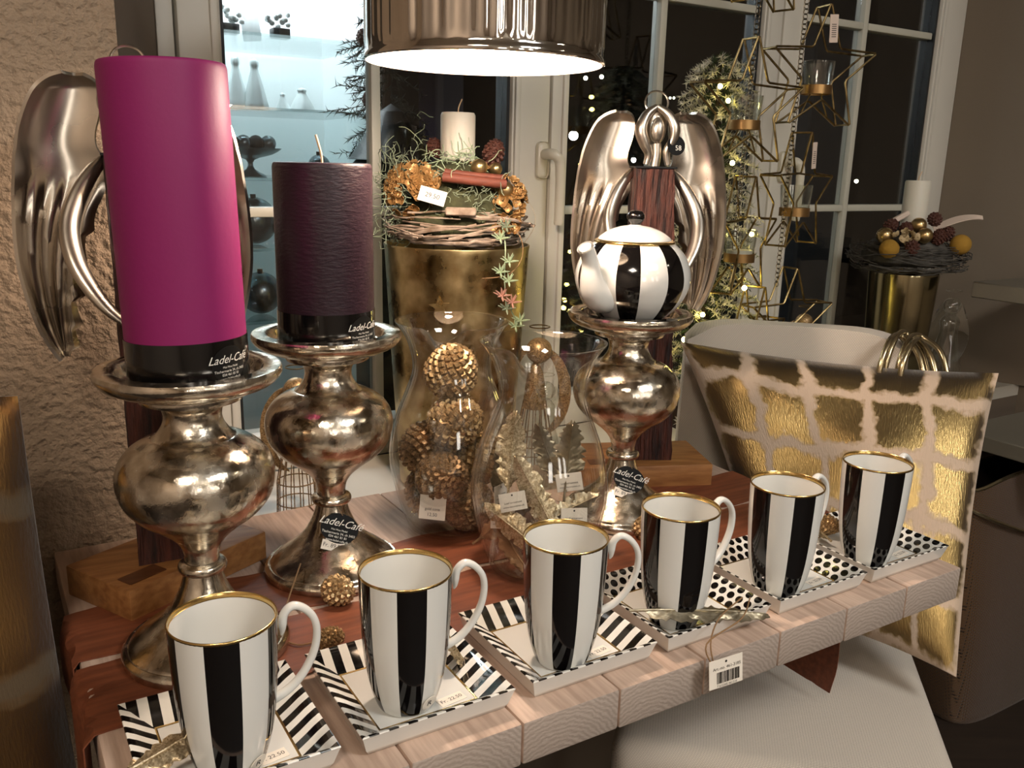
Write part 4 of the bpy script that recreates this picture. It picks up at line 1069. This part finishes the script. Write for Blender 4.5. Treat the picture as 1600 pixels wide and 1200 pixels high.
for c, r in (((.036, -.066, .118), .0125), ((.076, -.060, .086), .0125), ((.060, -.030, .116), .010)): build('bauble', ball(r, c, 20, 14), 'bauble_gold', ar)
scatter_scale_cone((.056, -.010, .140), (.2, .3, 0), .95, ar); scatter_scale_cone((-.036, .012, .145), (.1, -.4, 0), .75, ar)
build('lichen_wisps', wisps(150, (-.078, -.02, .090), (.022, .03, .036), .045, 3), 'lichen', ar, kind='stuff')
build('lichen_wisps', wisps(110, (.010, -.066, .075), (.030, .012, .016), .030, 4), 'lichen', ar, kind='stuff')
build('lichen_wisps', wisps(60, (.000, -.045, .128), (.022, .012, .010), .030, 5), 'succulent', ar, kind='stuff')
build('lichen_wisps', wisps(60, (-.100, -.04, .030), (.012, .02, .020), .035, 6), 'lichen', ar, kind='stuff')
build('wood_chip', box(.045, .010, .012, .002, 1, (.012, -.104, .055)), 'twig_white', ar)
build('ribbon', shell([[Vector((.098+.025*math.sin(t*PI), -.02, .085-.09*t))+Vector((0, w, 0)) for w in (-.004, 0, .004)] for t in [i/10 for i in range(11)]], .0006), 'ribbon', ar)
cdp = card('', .040, .022, [('29.50', .010, 0, 0)], (-.030, -.098, .076), (rd(72), rd(14), rd(-4)), None, parent=ar, m='card', hole=False); cdp.name = 'price_tag'
def rosette(parent, c, s, m):
    mb = MB()
    for k in range(9):
        a = k*2.4; el = .3+.12*k; d = Vector((math.cos(a)*math.cos(el), -abs(math.sin(a))*.5*math.cos(el)-.2, math.sin(el)*.6+math.sin(a)*.6)).normalized(); e = d.orthogonal().normalized()
        mb.add(tube([Vector(c), Vector(c)+d*s*.5, Vector(c)+d*s], [.0008, .0017, .0004], 5))
    return build('rosette', mb, m, parent)
td = spline([(.070, -.090, .045), (.078, -.118, .010), (.078, -.122, -.030), (.080, -.118, -.060), (.088, -.114, -.085), (.102, -.108, -.112)], 5)
build('tendril', tube(td, .0010, 6), 'succulent', ar)
build('tendril', tube(spline([(.070, -.10, .05), (.100, -.105, .02), (.102, -.108, -.012), (.082, -.117, -.034), (.045, -.118, -.040)], 5), .0007, 5), 'twine', ar)
for k, (i, m) in enumerate(((2, 'lichen'), (4, 'succulent'), (8, 'succulent'), (10, 'succulent'), (12, 'succulent'), (16, 'succulent_pink'), (18, 'succulent_pink'), (20, 'lichen'), (23, 'succulent'), (25, 'succulent'))):
    rosette(ar, td[i]+Vector((.006*(-1)**k, 0, 0)), .015, m)
cw = thing('pillar_candle', 'white pillar candle on the copper flower wreath behind the jars', 'candle', CP+Vector((0, 0, 1.0948+.127)), 0)
def wcandle(o, r, h):
    build('wax', lathe([(0, h-.002), (r-.006, h-.002), (r-.002, h), (r, h-.004), (r, 0), (0, 0)], 40), 'white_wax', o, angle=50)
    build('wick', tube(spline([(0, 0, h-.004), (.001, 0, h+.008), (.006, 0, h+.020)], 4), .0010, 6), 'wick', o)
wcandle(cw, .0268, 1.293-1.0948-.127)

# right: gold vase with dark wreath
RV = Vector((.8844, 2.0117, 0))
pv = thing('gold_vase', 'smooth gold vase on the right end of the sill', 'vase', RV+Vector((0, 0, SILL)), 0); hh = 1.0012-SILL
build('vase_body', lathe([(0, .002), (.058, 0), (.061, .004), (.0690, .15), (.0760, hh-.004), (.0755, hh), (.0735, hh), (.0665, .15), (.058, .012), (0, .01)], 56), 'goldvase', pv, angle=50)
a2 = thing('candle_wreath', 'dark twig wreath with gold baubles and cones on the right gold vase', 'wreath', RV+Vector((0, 0, 1.0012)), 0)
build('twigs', twig_ring(.095, .038, 170, 12, th=.0014, wild=1.6), 'twig_dark', a2, kind='stuff', loc=(0, 0, .034))
build('moss', lathe(sm([(.0, .088), (.040, .086), (.075, .070), (.095, .045), (.085, .020), (0, .012)], 3), 32), 'twig_dark', a2)
for c, r in (((-.078, -.060, .085), .018), ((.000, -.080, .088), .017), ((-.005, -.055, .108), .017)): build('bauble', ball(r, c, 20, 14), 'bauble_gold', a2)
for c, r in (((-.074, -.082, .058), .021), ((.085, -.070, .070), .022)): build('ochre_ball', ball(r, c, 18, 12), 'ochreball', a2)
for k, (x, y, z) in enumerate(((.035, -.070, .085), (.065, -.045, .090), (-.055, -.030, .105), (-.025, -.045, .100), (.045, -.02, .12), (-.03, -.095, .062))): scatter_scale_cone((x, y, z), (.5*k, .3, 0), .85, a2)
rnd = random.Random(11); f2 = None
for k in range(16):
    o = build('floret', floret_mesh(.009), 'pale_petal', a2, angle=60) if f2 is None else f2.copy()
    if f2 is None: f2 = o
    else: col.objects.link(o); o.parent = a2
    o.location = (-.045+rnd.gauss(0, .014), -.085+rnd.gauss(0, .008), .078+rnd.gauss(0, .010)); o.rotation_euler = (rnd.uniform(.4, 1.6), rnd.gauss(0, .4), rnd.uniform(0, 6))
G = [[Vector((.040+.105*t, -.03+s*.014*math.sin(PI*(.1+.85*t)), .100+.028*math.sin(PI*t*.6)+.004*s)) for s in (-1, -.5, 0, .5, 1)] for t in [i/12 for i in range(13)]]
build('plume', shell(G, .002), 'card_pink', a2)
build('bark_strip', box(.060, .014, .012, .003, 1), 'card_pink', a2, loc=(-.040, -.02, .118), rot=(0, rd(-32), 0))
c2 = thing('pillar_candle', 'white pillar candle on the dark wreath at the right window', 'candle', RV+Vector((.006, 0, 1.0012+.0885)), 0)
wcandle(c2, .0270, .1145)

# ------------------------------------------------------------------ frosted fir with fairy lights
ft = thing('christmas_tree', 'frosted artificial fir tree with warm fairy lights behind the angel', 'tree', W(1.245, 1.302, SILL), 0)
build('trunk', tube([(0, 0, 0), (0, 0, .72)], [.012, .003], 8), 'bark', ft)
build('pot_foot', lathe([(0, 0), (.05, 0), (.055, .05), (0, .05)], 20), 'bark', ft)
rnd = random.Random(21); mf = MB(); mg = MB()
def needle(mb, p, d, L, w):
    e = d.orthogonal().normalized(); f = d.cross(e)
    mb.V += [tuple(p+e*w), tuple(p-e*w*.5+f*w*.86), tuple(p-e*w*.5-f*w*.86), tuple(p+d*L)]; o = len(mb.V)-4; mb.F += [(o, o+1, o+3), (o+1, o+2, o+3), (o+2, o, o+3)]; mb.I += [0]*3
for k in range(250):
    t = (k+.5)/250; z = .04+.69*t; R = .052+.075*(1-t)**.6; a = k*2.39996
    d = Vector((math.cos(a), math.sin(a), -.12)).normalized(); L = R*rnd.uniform(.85, 1.12); st = Vector((0, 0, z))
    for i in range(84):
        s = .15+.85*i/83; p = st+d*L*s+Vector((0, 0, -.015*s*s)); nd = (d*.5+Vector((rnd.gauss(0, 1), rnd.gauss(0, 1), rnd.gauss(0, 1))).normalized()*.9).normalized()
        needle(mf if (s > .35 and rnd.random() < .88) else mg, p, nd, rnd.uniform(.009, .014), .0012)
build('frosted_needles', mf, 'needle_frost', ft, smooth=False, kind='stuff'); build('green_needles', mg, 'needle_green', ft, smooth=False, kind='stuff')
for c in (W(1.10, 1.10)*0,): pass
for x, z, s in ((-.012, .665, 1), (.004, .640, 1), (.018, .530, 1), (-.02, .52, 1), (.070, .400, 1), (.060, .300, 1.1), (-.055, .330, 1), (.075, .225, 1), (-.020, .250, 1), (.020, .180, 1.5), (-.03, .215, 1.2), (-.05, .200, 1.2), (.060, .130, 1), (-.065, .450, 1)):
    R = .052+.075*(1-(z-.04)/.69)**.6
    y = -math.sqrt(max(0.0, (R*.93)**2-x*x)); build('bulb', ball(.0045*s, (x, y-.004, z), 10, 7), 'fairy', ft)

# ------------------------------------------------------------------ wire star tealight holders on two chains
KS = 1.19/1.30
def star_uv(u, z): return W(u*KS, 1.19, 1.22+(z-1.22)*KS)
def star(u, z, rz, label, cup=True, s=1.0, candle_in=False, tagged=False):
    o = thing('star_tealight_holder', label, 'tealight holder', star_uv(u, z), AU+rz, 'gold wire stars hanging at the window')
    R, r, dd = .118*s, .050*s, .020
    def pts(y, k=1.0): return [Vector(((R if i % 2 == 0 else r)*k*math.sin(i*PI/5), y, (R if i % 2 == 0 else r)*k*math.cos(i*PI/5))) for i in range(10)]
    for y in (-dd, dd): 
        P = pts(y); Q = []
        for i in range(10):
            for t in (.04, .5, .96): Q.append(P[i]*(1-t)+P[(i+1) % 10]*t)
        build('wire_star', tube(Q, .0021, 6, closed=True, up=(0, 1, 0)), 'brasswire', o)
    for i in range(0, 10, 2): build('cross_wire', tube([pts(-dd, .97)[i], pts(dd, .97)[i]], .0019, 6), 'brasswire', o)
    if cup:
        build('cup_ring', lathe([(.0265, -.040), (.0285, -.040), (.0285, -.024), (.0265, -.024), (.0265, -.040)], 28), 'copperring', o)
        build('glass_cup', lathe([(0, -.036), (.0240, -.038), (.0262, -.030), (.0300, .018), (.0286, .0185), (.0250, -.028), (0, -.031)], 32), 'cupglass', o, angle=60)
        for sx in (-1, 1): build('cup_leg', tube([(sx*.012, 0, -.040), (sx*.030, 0, -.078)], .0016, 6), 'brasswire', o)
        if candle_in: build('tealight', lathe([(0, -.018), (.0235, -.018), (.0240, -.029), (0, -.029)], 24), 'white_wax', o)
    if tagged:
        t = build('price_tag', box(.018, .048, .0007, 0, 1), 'card_pink', o, smooth=False, loc=(.006, -dd-.006, R*.62), rot=(rd(90), rd(-4), 0))
        mb = MB()
        for q in range(7): mb.add(box(.010, .0012, .0002, 0, 1, (0, -.014+.0035*q, .0005)))
        build('tag_print', mb, 'print_dark', t, smooth=False)
    return o
star(1.3418, 1.625, .2, 'topmost gold wire star, cut off by the picture edge, left chain', cup=False)
star(1.3176, 1.338, -.10, 'gold wire star with glass cup on the left chain, beside the fir tip', tagged=False)
star(1.3350, 1.080, .35, 'gold wire star with a used tealight on the left chain, behind the angel wing', candle_in=True)
star(1.3900, .870, .3, 'lowest gold wire star on the left chain, behind the chair back', cup=False, s=.9)
star(1.5126, 1.415, -.22, 'gold wire star with glass cup and tag at the top of the right chain', tagged=True)
star(1.4843, 1.170, .28, 'bright gold wire star with cup and tag in the middle of the right chain', tagged=True)
star(1.4900, .905, -.1, 'lowest gold wire star on the right chain, above the chair back', cup=False, s=.9)
def chain(u0, u1, z0, z1, label):
    A, B = star_uv(u0, z0), star_uv(u1, z1); o = thing('hanging_chain', label, 'chain', B, AU); n = int((A-B).length/.0085); mb = MB(); D = Matrix.Rotation(-AU, 4, 'Z') @ (A-B)
    for k in range(n):
        c = D*(k/n); rot = Matrix.Rotation(PI/2, 4, 'X') if k % 2 else Matrix.Rotation(PI/2, 4, 'Y') 
        mb.add(torus(.0052, .0010, 8, 4, tuple(c), rot))
    build('chain_links', mb, 'chainmetal', o, kind='stuff')
    build('ceiling_hook', tube([D, D+Vector((0, 0, .02))], .002, 6), 'chainmetal', o)
chain(1.352, 1.318, 2.585, .99, 'thin metal chain carrying the left string of wire stars')
chain(1.478, 1.452, 2.585, .985, 'thin metal chain carrying the right string of wire stars')

# ------------------------------------------------------------------ right edge: shelf, bag
for z, lab in ((.995, 'thick grey wall shelf at the right edge above the bag'), (.665, 'lower grey wall shelf at the right edge behind the bag')):
    o = thing('wall_shelf', lab, 'shelf', W(2.25, .96, z), AU, 'grey wall shelves')
    build('board', box(.80, .300, .034, .002, 1, (0, .0, -.017)), 'shelf_white', o)
    for x in (.15, .32): build('bracket', box(.025, .20, .025, .002, 1, (x, .045, -.047)), 'dark_metal', o)
bg = thing('shopping_bag', 'brown woven metallic shopping bag standing on the floor at the right', 'bag', W(2.0, 1.03, 0), AU)
def bag_uv(p): return (p[0]+p[1]*.7, p[2])
V, F = [], []
prof_b = [(0, .20, .085), (.02, .215, .095), (.30, .235, .085), (.50, .255, .070), (.585, .262, .066)]
n = 40
for z, hx, hy in prof_b:
    for k in range(n):
        a = 2*PI*k/n; c, s = math.cos(a), math.sin(a); e = .45
        V.append((hx*math.copysign(abs(c)**e, c), hy*math.copysign(abs(s)**e, s), z+.012*math.sin(3*a)*(z > .4)))
for i in range(len(prof_b)-1):
    for k in range(n): F.append((i*n+k, i*n+(k+1) % n, (i+1)*n+(k+1) % n, (i+1)*n+k))
F.append(tuple(range(n))[::-1])
build('bag_body', (V, F), 'bag_mesh', bg, uvs=bag_uv, angle=50)
base = (len(prof_b)-1)*n; Vi = [(x*.98, y*.96, z) for x, y, z in V[base:]]+[(x*.95, y*.8, .40) for x, y, z in V[base:]]
build('bag_lining', (Vi, [(k, n+k, n+(k+1) % n, (k+1) % n) for k in range(n)]+[tuple(range(n, 2*n))]), 'bag_band', bg, angle=50)
build('rim_piping', tube([(x*1.0, y*1.0, z) for x, y, z in V[base:]], .004, 6, closed=True), 'goldtube', bg)
build('seam_piping', tube(spline([(-.262, .0, .545), (-.240, -.060, .525), (-.16, -.083, .49), (0, -.084, .43), (.2, -.08, .37)], 5), .004, 6), 'goldtube', bg)

# ------------------------------------------------------------------ outside in the dark: lit display cabinet, street
frame_box('ground', -1.0, 7.5, 1.5, 6.5, -.12, -.06, 'facade', kind=S)
frame_box('wall_outside', -1.0, 7.5, 5.2, 5.3, -.06, 3.2, 'facade', kind=S)
vt = thing('display_cabinet', 'brightly lit white display cabinet with glass shelves outside the left window', 'cabinet', W(.66, 2.62, 0), AU)
build('back_panel', box(.72, .02, 1.86, 0, 1, (0, .22, .95)), 'vitrine_white', vt, smooth=False)
for sx in (-1, 1): build('side_panel', box(.02, .44, 1.86, 0, 1, (sx*.36, 0, .95)), 'vitrine_white', vt, smooth=False)
build('cabinet_top', box(.74, .44, .03, 0, 1, (0, 0, 1.895)), 'vitrine_white', vt, smooth=False)
build('cabinet_base', box(.74, .44, .10, 0, 1, (0, 0, .05)), 'black_box', vt, smooth=False)
for z in (1.530, 1.347, 1.166, .98, .78): build('glass_shelf', box(.695, .42, .008, 0, 1, (0, -.005, z-.004)), 'shelfglass', vt, smooth=False)
build('led_strip', box(.62, .03, .012, 0, 1, (0, .10, 1.872)), 'vitrine_led', vt, smooth=False)
build('led_strip', box(.62, .03, .012, 0, 1, (0, -.12, 1.872)), 'vitrine_led', vt, smooth=False)
VT = vt.location
def vloc(x, y, z): return VT+Vector((x*CU-y*SU, x*SU+y*CU, z))
def vthing(name, x, y, z, lab, cat, parts, group=None):
    o = thing(name, lab, cat, vloc(x, y, z), AU, group)
    for nm, g, m in parts: build(nm, g, m, o, angle=60)
    return o
def flowers(seed, r=.018):
    rnd = random.Random(seed); mb = MB()
    for k in range(14): mb.add(ball(.008, (rnd.gauss(0, r), rnd.gauss(0, r*.7), .034+abs(rnd.gauss(0, .016))), 7, 5))
    return mb
def figure(h, w, seed):
    return lathe(sm([(0, 0), (w, 0), (w*.9, h*.2), (w*.55, h*.55), (w*.30, h*.78), (w*.36, h*.86), (w*.30, h*.95), (0, h)], 3), 20, fn=lambda r, z, a: (r*(1+.12*math.sin(5*a+seed)), z))
for x, y, lab in ((-.02, -.12, 'left'), (.115, -.12, 'right')):
    vthing('flower_box', x, y, 1.531, 'small black box with white flowers on the top cabinet shelf, %s one' % lab, 'flower box', [('box', box(.046, .04, .026, .002, 1, (0, 0, .013)), 'black_box'), ('flowers', flowers(3 if lab == 'left' else 6), 'white_ceramic')], 'flower boxes in the cabinet')
vthing('dark_plaque', -.045, .02, 1.531, 'dark standing plaque on the top cabinet shelf', 'plaque', [('plaque', box(.05, .012, .15, .002, 1, (0, 0, .075)), 'dark_metal')])
vthing('white_book', .075, .0, 1.531, 'tilted white book on the top cabinet shelf', 'book', [('cover', xf(box(.05, .014, .10, .002, 1, (0, 0, .052)), TR((0, 0, 0), (0, -.12, 0))), 'white_ceramic')])
for k, (x, h, w) in enumerate(((-.045, .155, .026), (.012, .14, .030), (.058, .135, .032), (.14, .05, .020), (.19, .065, .034))):
    vthing('white_figurine', x, -.06+.02*(k % 2), 1.348, 'white ceramic figurine on the middle cabinet shelf, number %s from the left' % ('one', 'two', 'three', 'four', 'five')[k], 'figurine', [('figure', figure(h, w, k), 'white_ceramic')], 'white figurines in the cabinet')
vthing('silver_bowl', .03, -.08, 1.167, 'footed dark silver bowl of baubles on the lower cabinet shelf', 'bowl', [('bowl', lathe(sm([(0, 0), (.045, 0), (.012, .02), (.012, .045), (.06, .06), (.085, .075), (.08, .076), (.05, .066), (0, .06)], 3), 28), 'silver_dark')]+[('bauble', ball(.022, (-.05+.034*k, 0, .09), 14, 10), 'silver_dark' if k % 2 else 'dark_metal') for k in range(4)])
for k, (x, z, r, lab) in enumerate(((.225, 1.167, .032, 'at the right of the lower shelf'), (.03, .981, .065, 'large, on the shelf at the glazing bar'), (.15, .981, .05, 'dark, beside the large one'), (.04, .781, .06, 'on the lowest shelf'))):
    vthing('silver_ball', x, -.09, z, 'dark silver glass ball in the cabinet, %s' % lab, 'ornament', [('ball', ball(r, (0, 0, r), 24, 16), 'silver_dark' if k != 2 else 'dark_metal'), ('ball_cap', lathe([(0, 2*r-.001), (.008, 2*r-.002), (.008, 2*r+.008), (0, 2*r+.008)], 12), 'dark_metal')], 'silver balls in the cabinet')
# dark fir garland hanging at the right of the cabinet
fg = thing('fir_garland', 'dark fir garland with cones hanging beside the lit cabinet', 'garland', W(.955, 2.33, 0), AU)
rnd = random.Random(33); mg = MB()
for k in range(150):
    z = 1.02+.75*rnd.random(); a = rnd.uniform(0, 2*PI); d = Vector((math.cos(a), math.sin(a)*.5, rnd.gauss(-.3, .3))).normalized(); st = Vector((rnd.gauss(.05, .02), rnd.gauss(0, .02), z)); L = rnd.uniform(.05, .15)
    for i in range(40):
        s = i/39; nd = (d*.8+Vector((rnd.gauss(0, .6), rnd.gauss(0, .6), rnd.gauss(0, .6)))).normalized(); needle(mg, st+d*L*s, nd, rnd.uniform(.015, .03), .0016)
build('needles', mg, 'needle_dark', fg, smooth=False, kind='stuff')
build('stem', tube([(.05, 0, 1.0), (.06, 0, 1.8)], .012, 8), 'bark', fg)
for c in ((-.02, -.02, 1.53), (-.01, -.03, 1.375), (.0, -.03, 1.445)): build('cone', cone_mesh(.045, .032, 50, 3), 'coneb', fg, loc=c, angle=30)
ln = thing('lantern', 'black metal lantern standing outside below the garland', 'lantern', W(.953, 2.17, -.06), AU)
build('lantern_body', box(.16, .16, 1.28, .01, 1, (0, 0, .64)), 'black_box', ln); build('lantern_roof', lathe([(0, 1.42), (.03, 1.40), (.11, 1.28), (0, 1.28)], 24), 'black_box', ln)
for sx in (-1, 1): build('light_slot', box(.012, .004, .05, 0, 1, (.055, -.082, 1.12+.06*sx)), 'ribbon', ln, smooth=False)
# street side
sp_ = thing('grey_pillar', 'grey rendered pillar of the building across the street', 'pillar', W(2.27, 4.5, -.06), AU)
build('shaft', box(.17, .22, 2.2, .01, 1, (0, 0, 1.1)), 'facade_grey', sp_)
gp = thing('grey_panel', 'blue grey rendered panel outside the right window', 'panel', W(3.09, 2.62, -.06), AU)
build('render_slab', box(.24, .10, 2.4, .01, 1, (0, 0, 1.2)), 'facade_blue', gp); build('panel_plinth', box(.26, .13, .3, .01, 1, (0, 0, .15)), 'facade_grey', gp)
dr = thing('house_door', 'dark brown house door across the street', 'door', W(2.25, 5.16, -.06), AU)
build('door_leaf', box(.5, .05, 2.05, .005, 1, (0, 0, 1.03)), 'door_dark', dr); build('door_frame', box(.60, .03, 2.12, .005, 1, (0, .03, 1.06)), 'dark_metal', dr)
nb = thing('blue_light_strip', 'thin blue light strip across the street', 'light', W(2.01, 4.4, 1.30), AU); build('tube_light', box(.17, .01, .012, .002, 1), 'neon_blue', nb)
def outside_light(u, v, z, r, m, lab, grp):
    o = thing('street_bulb', lab, 'light', W(u, v, z), 0, grp); build('globe', ball(r, (0, 0, 0), 12, 8), m, o); build('bulb_socket', lathe([(0, r*.8), (r*.5, r*.8), (r*.4, r*1.7), (0, r*1.8)], 10), 'dark_metal', o)
for u, z, r, m, lab in ((2.5835, 1.6208, .010, 'star_light', 'left one of a pair high beside the lamp shade'), (2.6775, 1.6329, .010, 'star_light', 'right one of a pair high beside the lamp shade'), (2.5262, 1.355, .022, 'street_lamp', 'bright one beside the left edge of the middle window'),
        (2.9015, 1.2502, .012, 'street_lamp', 'small one beside the angel head'), (3.115, 1.5606, .006, 'star_light', 'tiny one left of the fir tip'), (3.1405, 1.562, .006, 'star_light', 'tiny one nearest the fir tip'),
        (4.5521, 1.1636, .010, 'star_light', 'left one of a pair in the right window'), (4.6283, 1.1644, .012, 'star_light', 'right one of a pair in the right window'), (5.0764, 1.2045, .011, 'fairy', 'amber one above the right white candle')):
    outside_light(u, 3.6, z, r, m, 'small light outside at night, %s' % lab, 'lights outside')
